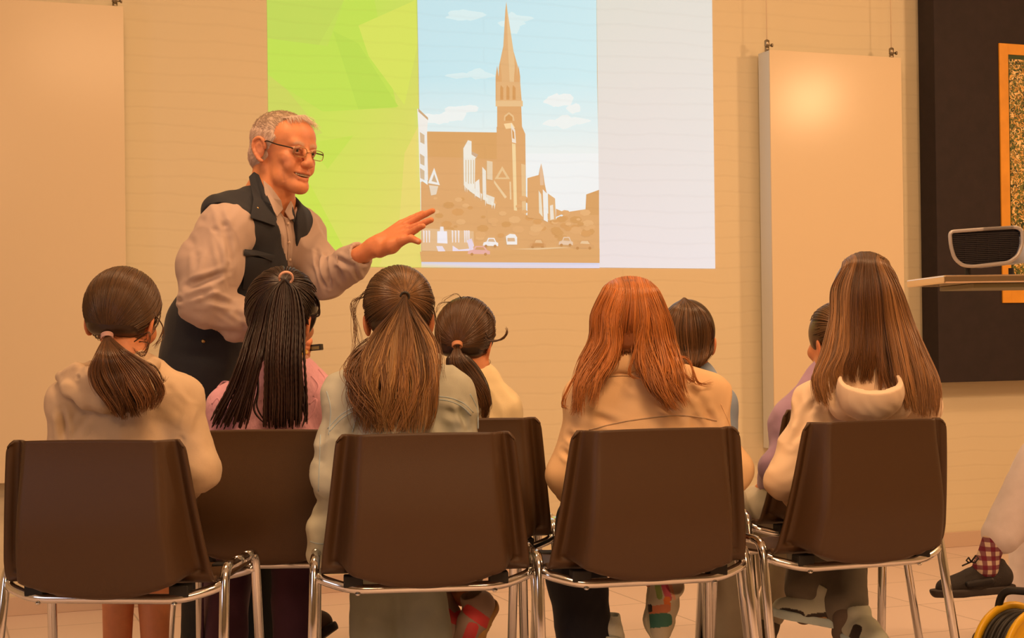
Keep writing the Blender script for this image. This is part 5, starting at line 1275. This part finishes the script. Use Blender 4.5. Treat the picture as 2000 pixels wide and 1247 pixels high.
# ---------------------------------------------------------------- 5: long red hair, tan jacket
tan = mat('tan_jacket', (.92, .62, .34), .8, bump=.07, bscale=400, var=.05, vscale=8)
e5, P5, C5_, R5, top5, _ = person(dict(seed=57, d=3.74, label='seated child with long wavy red hair in an oversized tan jacket', topname='jacket', top=tan,
    j=dict(neck=(1228, 722, 3.74), chest=(1262, 860, 3.745), pel=(1265, 1020, 3.71), shL=(1156, 792, 3.74), shR=(1366, 778, 3.74), elL=(1112, 925, 3.72), haL=(1160, 1000, 3.95), elR=(1422, 915, 3.72), haR=(1380, 1000, 3.95),
           knL=(1150, 1020, 4.05), knR=(1290, 1010, 4.08), anL=(1160, 1220, 3.95), anR=(1278, 1130, 4.02)),
    head=(1232, 625, 3.73, -6, -6, -3), rs=.066, ra=.056, rc=(.066, .098, .112), qx=1.5, amp=.008, ff=20,
    cre=[((1150, 810, 3.6), (1220, 835, 3.6), .01, .006), ((1330, 810, 3.6), (1290, 790, 3.6), .009, .009), ((1380, 790, 3.6), (1340, 760, 3.6), .009, .008), ((1400, 840, 3.6), (1370, 790, 3.6), .009, .010), ((1110, 850, 3.6), (1140, 870, 3.6), .008, .010), ((1095, 880, 3.6), (1130, 905, 3.6), .007, .008)]))
navy_w = fabric('navy_shorts', (.012, .013, .022))
f = Field(); pl = P5['pel']; f.cap(pl+np.array([-.06, .03, -.03]), pl+np.array([.06, .03, -.03]), .085, k=.03); f.chain([pl+np.array([-.06, .03, -.02]), P5['knL']], [.08, .074], k=.03); f.chain([pl+np.array([.06, .03, -.02]), P5['knR']], [.075, .062], k=.03)
f.chain([P5['knL']+np.array([-.01, 0, 0]), W(1122, 1130, 3.98), W(1135, 1240, 3.94)], [.072, .068, .064], k=.03); f.cap(W(1150, 1130, 3.98), W(1160, 1260, 3.93), .045, .05, k=.02)
cloth('trousers', f, .006, navy_w, e5, amp=.003, seed=5)
hd = Head(C5_, R5, (.092, .100, .104)); H = Hair(); r5, t5 = (.50, .165, .032), (.50, .19, .05)
hcap(H, hd, (.26, .08, .018), low=-.085, ears=False, grow=.97); top = hd.surf(R5.T@np.array([-.05, .05, 1.0]), .002)
dj = 3.625
def cw(px, py): return hd.back(px, py, 3.65, .008)
def cr5(x): return hd.surf(R5.T@np.array([x, .05, 1.0]), .002)
G = [[cr5(-0.55), cw(1178, 566), cw(1158, 612), W(1160, 660, 3.70), W(1138, 712, 3.67), W(1118, 760, 3.64), W(1112, 808, 3.64)],
     [cr5(-0.42), cw(1200, 565), cw(1180, 615), W(1178, 668, 3.65), W(1158, 715, 3.64), W(1138, 760, 3.625), W(1128, 815, 3.625)],
     [cr5(-0.30), cw(1212, 570), cw(1200, 620), W(1196, 668, 3.64), W(1182, 705, 3.635), W(1166, 745, 3.62), W(1158, 790, 3.615)],
     [cr5(-0.15), cw(1225, 570), cw(1218, 620), W(1214, 660, 3.65), W(1208, 684, 3.67), W(1202, 700, 3.69), W(1198, 712, 3.70)],
     [cr5(0.00), cw(1238, 570), cw(1236, 620), W(1232, 660, 3.65), W(1230, 682, 3.66), W(1230, 698, 3.68), W(1228, 708, 3.70)],
     [cr5(0.15), cw(1250, 570), cw(1256, 620), W(1256, 670, 3.63), W(1262, 720, 3.61), W(1276, 765, 3.60), W(1300, 800, 3.60)],
     [cr5(0.32), cw(1262, 570), cw(1276, 620), W(1278, 670, 3.635), W(1288, 722, 3.61), W(1296, 765, 3.60), W(1322, 805, 3.60)],
     [cr5(0.50), cw(1286, 572), cw(1307, 625), W(1310, 672, 3.69), W(1316, 712, 3.63), W(1332, 745, 3.61), W(1350, 772, 3.60)]]
under(H, [G[i] for i in (1, 2)], (.26, .08, .02), .010, .3); under(H, [G[i] for i in (5, 6)], (.26, .08, .02), .010, .3)
H.paths(guided(G[:4], 1000, lv=.22, jit=.004, wave=.013, wf=8, clump=8, ends=1.4), .0011, r5, t5, var=.33, streak=((.60, .23, .055), .3)); H.paths(guided(G[3:5], 150, lv=.2, jit=.004, wave=.005, clump=4), .0011, r5, (.2, .06, .02), var=.3)
H.paths(guided(G[4:6], 200, lv=.5, jit=.004, wave=.006, clump=4, lo=.35), .0011, r5, t5, var=.3)
H.paths(guided(G[5:], 1000, lv=.22, jit=.005, wave=.014, wf=8, clump=7, ends=1.4), .0011, r5, t5, var=.33, streak=((.60, .23, .055), .3))
wisps(H, [[(1300, 640, 3.68), (1318, 690, 3.66), (1345, 705, 3.65), (1362, 745, 3.64), (1390, 748, 3.66)], [(1310, 670, 3.64), (1330, 720, 3.62), (1352, 745, 3.61), (1352, 728, 3.6)], [(1150, 690, 3.67), (1108, 760, 3.65), (1100, 790, 3.65), (1108, 800, 3.65)], [(1250, 650, 3.62), (1236, 700, 3.61), (1232, 730, 3.61), (1246, 740, 3.61)]], 12, .0007, r5, t5, .004)
H.obj('hair', M['hair'], e5); S = Surf(top5)
f = Field(); f.chain([S.at(1178, 728, .0), S.at(1192, 712, .012), S.at(1225, 706, .016), S.at(1262, 708, .012)], [.012, .014, .015, .014], k=.01, sq=((0, 0, 1), 1.6)); cloth('collar', f, .004, tan, e5, amp=.0015, seed=2)
seam(S, [(1180, 738), (1215, 734), (1250, 738), (1275, 740)], .0016, mat('tan_seam', alb(200, 130, 70), .8), e5, 'collar_seam'); seam(S, [(1150, 840), (1230, 822), (1330, 812), (1400, 822)], .0016, FABRIC.get('x') or mat('tan_hem', alb(205, 136, 76), .8), e5, 'yoke_seam')
seam(S, [(1408, 790), (1425, 830), (1432, 870)], .0014, tan, e5, 'armhole_seam')
slab('patch', drape(S, [(1446, 980), (1452, 972), (1451, 982), (1447, 990)], .002), .002, mat('green_patch', (.05, .25, .04), .7), e5, (0, -1, 0))
cream = fabric('cream_leather', alb(218, 174, 116, 1.1), rough=.5); TEAL = (.05, .22, .17); SND = alb(212, 160, 100)
shoe(e5, W(1290, 1128, 4.03), W(1286, 1250, 3.99), cream, fabric('sand_sole', alb(206, 158, 96)), .040, .060, (.30, -.9, .1),
     paint=[(1300, 1150, 7, 26, -18, (.65, .12, .20)), (1311, 1150, 3, 24, -18, (.80, .45, .30)), (1286, 1152, 6, 20, -10, (.30, .45, .14)), (1303, 1178, 7, 12, 0, (.85, .25, .06)), (1284, 1192, 26, 9, -8, (.70, .26, .12)), (1283, 1213, 30, 14, -4, TEAL), (1266, 1189, 8, 8, 0, (.012, .012, .015))], base=SND)
shoe(e5, W(1190, 1255, 3.92), W(1195, 1270, 4.1), cream, cream, .036, .05)
# ---------------------------------------------------------------- 6: dark bob, grey top
e6, P6, C6_, R6, top6, _ = person(dict(seed=61, d=4.30, label='seated child with a dark brown bob and grey top, half hidden behind the red hair', topname='top', top=fabric('grey_top', alb(150, 132, 110, 1.1)),
    j=dict(neck=(1345, 722, 4.3), chest=(1345, 830, 4.3), pel=(1340, 980, 4.28), shL=(1280, 795, 4.3), shR=(1398, 792, 4.3), elL=(1262, 900, 4.3), haL=(1300, 950, 4.5), elR=(1408, 880, 4.3), haR=(1375, 950, 4.5),
           knL=(1385, 985, 4.62), knR=(1420, 985, 4.62), anL=(1425, 1272, 4.52), anR=(1455, 1272, 4.52)),
    head=(1343, 648, 4.3, 6, -5, 0), hs=.93, rs=.048, ra=.040, amp=.003, pants=fabric('stone_trousers', (.50, .46, .36)), rl=(.075, .060, .045)))
hd = Head(C6_, R6, (.078, .088, .092)); H = Hair(); r6, t6 = (.08, .04, .016), (.17, .08, .03)
hcap(H, hd, (.035, .018, .009), low=-.082, ears=False); top = hd.surf(R6.T@np.array([-.1, -.1, 1.0]), .003)
def c6(px, py): return hd.back(px, py, 4.22, .009)
G = [[top, c6(1298, 612), c6(1290, 640), c6(1296, 680), W(1315, 705, 4.22), W(1328, 718, 4.22)], [top, c6(1318, 605), c6(1302, 640), c6(1305, 680), W(1320, 705, 4.205), W(1332, 718, 4.21)], [top, c6(1332, 605), c6(1325, 645), c6(1330, 685), W(1338, 708, 4.20), W(1345, 722, 4.205)], [top, c6(1350, 605), c6(1355, 645), c6(1356, 685), W(1356, 708, 4.20), W(1355, 722, 4.205)], [top, c6(1366, 605), c6(1380, 640), c6(1378, 680), W(1372, 702, 4.205), W(1362, 720, 4.21)], [top, c6(1376, 610), c6(1390, 640), W(1391, 665, 4.29), W(1386, 692, 4.26), W(1368, 714, 4.24)]]
H.paths(guided(G, 1200, lv=.10, jit=.003, wave=.002, clump=20), .0010, r6, t6, var=.3, streak=((.3, .15, .07), .15))
wisps(H, [[(1372, 640, 4.24), (1386, 670, 4.24), (1382, 700, 4.24), (1372, 712, 4.24)]], 5, .0005, r6, t6)
H.obj('hair', M['hair'], e6)
SETBACK[0] = 0.16
# ---------------------------------------------------------------- 7: hidden child facing left, mauve sleeve
mau = fabric('mauve_sleeve', alb(176, 112, 96, 1.1))
e7, P7, C7_, R7, top7, _ = person(dict(seed=71, d=4.28, label='seated child in a mauve top turned left, mostly hidden by the long straight hair', topname='top', top=mau,
    j=dict(neck=(1625, 722, 4.28), chest=(1595, 830, 4.3), pel=(1600, 985, 4.26), shL=(1575, 835, 4.30), shR=(1680, 800, 4.28), elL=(1512, 912, 4.25), haL=(1500, 945, 4.42), elR=(1690, 900, 4.3), haR=(1640, 950, 4.5),
           knL=(1490, 1000, 4.48), knR=(1560, 1000, 4.60), anL=(1432, 1215, 4.42), anR=(1500, 1225, 4.55)),
    head=(1634, 652, 4.30, -28, -3, 0), hs=.95, rs=.040, ra=.040, amp=.005, pants=fabric('stone_trousers', (.50, .46, .36)), rl=(.082, .078, .042), sock=mat('dark_striped_sock', (.10, .08, .06), .9), sockh=.16))
hd = Head(C7_, R7, (.078, .088, .088)); H = Hair(); r7, t7 = (.12, .062, .024), (.20, .10, .04)
hcap(H, hd, (.10, .05, .02)); T = hd.back(1650, 640, 4.22, .006); H.paths(comb(hd, T, 900, lift=.002), .0010, r7, t7, var=.22); H.obj('hair', M['hair'], e7)
shoe(e7, W(1425, 1262, 4.40), W(1400, 1285, 4.62), fabric('grey_canvas', (.10, .08, .06)), cream, .036, .055)
SETBACK[0] = 0.0
# ---------------------------------------------------------------- 8: very long straight hair, cream hoodie
crm = mat('cream_hoodie', (.92, .72, .52), .88, bump=.09, bscale=500, sheen=.15)
e8, P8, C8_, R8, top8, _ = person(dict(seed=83, d=3.95, label='seated child with very long straight brown hair in a cream hoodie, at the right', topname='hoodie', top=crm,
    j=dict(neck=(1700, 715, 3.95), chest=(1698, 860, 3.96), pel=(1680, 1010, 3.93), shL=(1592, 795, 3.95), shR=(1790, 800, 3.95), elL=(1534, 935, 3.88), haL=(1580, 990, 4.08), elR=(1800, 910, 3.95), haR=(1750, 980, 4.15),
           knL=(1590, 1010, 4.30), knR=(1640, 1010, 4.32), anL=(1575, 1168, 4.12), anR=(1652, 1205, 4.05)),
    head=(1692, 582, 3.96, 2, -3, 1), rs=.055, ra=.048, amp=.006, pants=fabric('grey_trousers', (.17, .15, .115)), rl=(.085, .075, .062), sock=None,
    cre=[((1600, 770, 3.8), (1560, 830, 3.8), .008, .008), ((1590, 800, 3.8), (1545, 870, 3.8), .008, .008)]) | {'sock': mat('striped_sock', (.16, .12, .09), .9), 'socks': 'LR', 'sockh': .22})
hd = Head(C8_, R8, (.090, .102, .118)); H = Hair(); r8, t8 = (.14, .066, .024), (.34, .165, .058)
hcap(H, hd, (.09, .042, .016), low=-.11, ears=False, grow=.975); top = hd.surf(R8.T@np.array([.05, .02, 1.0]), .002)
def c8(px, py): return hd.back(px, py, 3.85, .006)
def cr8(x): return hd.surf(R8.T@np.array([x, .05, 1.0]), .002)
G = [[cr8(-0.62), c8(1642, 530), c8(1625, 566), W(1624, 620, 3.90), W(1608, 680, 3.87), W(1586, 740, 3.84), W(1600, 790, 3.83)],
     [cr8(-0.46), c8(1660, 515), c8(1640, 560), W(1636, 625, 3.88), W(1626, 690, 3.85), W(1606, 740, 3.83), W(1618, 800, 3.825)],
     [cr8(-0.28), c8(1672, 510), c8(1660, 565), W(1658, 630, 3.865), W(1652, 680, 3.855), W(1640, 715, 3.85), W(1642, 745, 3.85)],
     [cr8(-0.10), c8(1684, 512), c8(1680, 570), W(1680, 635, 3.865), W(1676, 690, 3.86), W(1668, 725, 3.87), W(1668, 750, 3.89)],
     [cr8(0.10), c8(1698, 512), c8(1702, 570), W(1704, 635, 3.865), W(1704, 690, 3.86), W(1706, 720, 3.87), W(1704, 752, 3.89)],
     [cr8(0.28), c8(1712, 512), c8(1726, 565), W(1734, 630, 3.865), W(1742, 690, 3.85), W(1750, 745, 3.835), W(1768, 800, 3.82)],
     [cr8(0.46), c8(1724, 515), c8(1745, 560), W(1762, 625, 3.87), W(1782, 690, 3.85), W(1796, 750, 3.83), W(1800, 818, 3.82)],
     [cr8(0.62), c8(1742, 530), c8(1759, 566), W(1782, 625, 3.89), W(1808, 690, 3.87), W(1832, 755, 3.84), W(1832, 815, 3.83)]]
under(H, G[1:3], (.09, .042, .016), .012, .3); under(H, G[3:5], (.04, .018, .008), .012, .3); under(H, G[5:7], (.10, .045, .017), .013, .3)
H.paths(guided(G[:3], 1000, lv=.15, jit=.003, wave=.004, clump=10, ends=1.3), .0010, r8, t8, var=.26, streak=((.44, .22, .08), .25)); H.paths(guided(G[2:6], 1000, lv=.22, jit=.003, wave=.004, clump=10, lo=.05, hi=.93, ends=1.3), .0010, (.07, .032, .013), (.22, .10, .036), var=.3)  # middle strands and mass darker: neck shade put into the hair colour
H.paths(guided(G[5:], 1200, lv=.15, jit=.003, wave=.004, clump=10, ends=1.3), .0010, r8, t8, var=.26, streak=((.46, .23, .085), .3)); H.obj('hair', M['hair'], e8)
f = Field(); S = Surf(top8); hc = W(1700, 764, 3.815)
f.ell(hc, (.084, .066, .078)); f.ell(hc+np.array([0, .02, .012]), (.074, .070, .076), k=.004, mode='-'); f.plane(W(1700, 770, 3.75), (0, -.55, 1)); f.cap(W(1650, 790, 3.87), W(1752, 790, 3.87), .04, k=.02)
f.ell(hc+np.array([0, .035, .05]), (.066, .058, .075), k=.004, mode='-')
cloth('hood', f, .003, crm, e8, amp=.0015, f=30, seed=6)
pal = fabric('pale_sneaker', alb(200, 170, 120)); drk = mat('dark_overlay', (.03, .022, .018), .6); PAL = alb(196, 156, 100); DK = (.035, .025, .018)
shoe(e8, W(1618, 1216, 4.10), W(1514, 1196, 4.13), pal, pal, .042, .060, (0, .1, 1), paint=[(1545, 1206, 26, 16, 10, DK), (1598, 1212, 26, 14, -6, DK), (1602, 1214, 14, 7, -8, (.55, .30, .12))], base=PAL)
shoe(e8, W(1668, 1246, 4.05), W(1722, 1262, 3.92), drk, pal, .040, .055, (0, 0, 1), paint=[(1670, 1240, 10, 20, 20, DK), (1720, 1262, 12, 12, 0, DK)], base=PAL)
# ---------------------------------------------------------------- 9: the crossed leg at the right edge
bei = fabric('blush_chinos', alb(226, 168, 122, 1.1))
e9, P9, C9_, R9, top9, _ = person(dict(seed=97, d=4.75, label='person beyond the right edge, one blush trouser leg crossed above a dark shoe', topname='top', top=fabric('olive_top', (.12, .12, .05)),
    j=dict(neck=(2190, 560, 4.75), chest=(2200, 700, 4.78), pel=(2200, 890, 4.78), shL=(2190, 640, 4.60), shR=(2200, 640, 4.92), elL=(2180, 790, 4.52), haL=(2100, 850, 4.60), elR=(2190, 790, 4.98), haR=(2110, 860, 4.85),
           knL=(2045, 915, 4.62), knR=(2030, 935, 4.95), anL=(1945, 1062, 4.58), anR=(2000, 1275, 4.90)),
    head=(2180, 450, 4.75, -70, -4, 0), hs=1.1, rs=.065, ra=.05, rc=(.06, .11, .12), qx=1.1, amp=.003, pants=bei, rl=(.10, .092, .058)))
hd = Head(C9_, R9, np.array((.083, .096, .092))*1.1); H = Hair(); hcap(H, hd, (.06, .04, .03)); H.paths(comb(hd, hd.surf(R9.T@np.array([0, -.5, -1.0])), 700, lift=.002), .0012, (.06, .04, .03), (.1, .06, .04)); H.obj('hair', M['hair'], e9)
plm = bpy.data.materials.new('checked_sock'); plm.use_nodes = True; nt = plm.node_tree; N_ = nt.nodes; L_ = nt.links; b_ = N_['Principled BSDF']; b_.inputs['Roughness'].default_value = .9
tc = N_.new('ShaderNodeTexCoord'); sp_ = N_.new('ShaderNodeSeparateXYZ'); L_.new(tc.outputs['Object'], sp_.inputs[0]); wv = []
for a in ('X', 'Z'):
    q = N_.new('ShaderNodeMath'); q.operation = 'MULTIPLY'; q.inputs[1].default_value = 38.0; L_.new(sp_.outputs[a], q.inputs[0]); r_ = N_.new('ShaderNodeMath'); r_.operation = 'FRACT'; L_.new(q.outputs[0], r_.inputs[0])
    g_ = N_.new('ShaderNodeMath'); g_.operation = 'GREATER_THAN'; g_.inputs[1].default_value = .5; L_.new(r_.outputs[0], g_.inputs[0]); wv.append(g_)
ad = N_.new('ShaderNodeMath'); L_.new(wv[0].outputs[0], ad.inputs[0]); L_.new(wv[1].outputs[0], ad.inputs[1]); hf_ = N_.new('ShaderNodeMath'); hf_.operation = 'MULTIPLY'; hf_.inputs[1].default_value = .5; L_.new(ad.outputs[0], hf_.inputs[0])
cr = N_.new('ShaderNodeValToRGB'); cr.color_ramp.interpolation = 'CONSTANT'; cr.color_ramp.elements[0].color = (.72, .58, .46, 1)
cr.color_ramp.elements[1].position = .4; cr.color_ramp.elements[1].color = (.26, .10, .12, 1); q = cr.color_ramp.elements.new(.8); q.color = (.20, .02, .05, 1)
L_.new(hf_.outputs[0], cr.inputs[0]); L_.new(cr.outputs[0], b_.inputs['Base Color'])
f = Field(); f.chain([W(1946, 1045, 4.58), W(1932, 1085, 4.575), W(1925, 1108, 4.57)], [.036, .034, .038]); solid('sock', f, .003, plm, e9)
blk = mat('dark_knit_shoe', (.035, .028, .026), .7, bump=.4, bscale=260)
s9 = shoe(e9, W(1960, 1150, 4.60), W(1828, 1160, 4.54), blk, mat('dark_sole', (.05, .038, .034), .6), .040, .066, (0.10, .05, 1), [('side_panel', (-1.0, .30, .5), (-.95, .62, .4), [.012, .010], mat('dark_side_panel', (.02, .018, .02), .5))])
g = Geo(); c_ = W(1897, 1098, 4.545)
for dx, dz in ((.018, .012), (-.018, .006)): g.tube([c_, c_+np.array([dx*.6, -.01, dz+.008]), c_+np.array([dx, -.012, dz]), c_+np.array([dx*.5, -.006, -.002]), c_], .0026, 6)
g.tube([c_, c_+np.array([-.03, -.01, -.010])], .0024, 6); g.obj('lace_bow', blk, s9, True)
f = Field(); f.cap(P9['anR'], P9['anR']+np.array([0, 0, -.05]), .04, .036); solid('sock', f, .004, plm, e9)
shoe(e9, (P9['anR'][0]+.05, P9['anR'][1], .016), (P9['anR'][0]-.17, P9['anR'][1]-.02, .016), blk, blk, .042, .055)
# its chair, beyond the frame
c = copy_tree(proto); c['label'] = 'chair beyond the right edge, under the person with crossed legs'; c.location = (P9['pel'][0]+.02, P9['pel'][1], 0); c.rotation_euler = (0, 0, math.radians(78))
# dark shoe of the child with braids
shoe(e2, W(640, 1232, 4.35), W(598, 1262, 4.42), fabric('brown_suede', (.09, .055, .035)), blk, .036, .05, (0, -.3, 1))
# plain shoes standing on the floor for the feet nobody sees whole
def floor_shoes(e, P, mu, ms, keys='LR', turn=0.0):
    for k in keys:
        a = P['an'+k]; f_ = heading(turn)@np.array([0, 1.0, 0]); h = np.array([a[0], a[1], .016])-f_*.045; shoe(e, h, h+f_*.20, mu, ms, .036, .05)
wsh = fabric('white_sneaker', (.70, .62, .52)); dsh = fabric('dark_sneaker', (.05, .045, .045))
floor_shoes(e1, P1, wsh, wsh); floor_shoes(e3, P3, wsh, wsh); floor_shoes(e2, P2, dsh, blk, 'L'); floor_shoes(e6, P6, dsh, wsh)
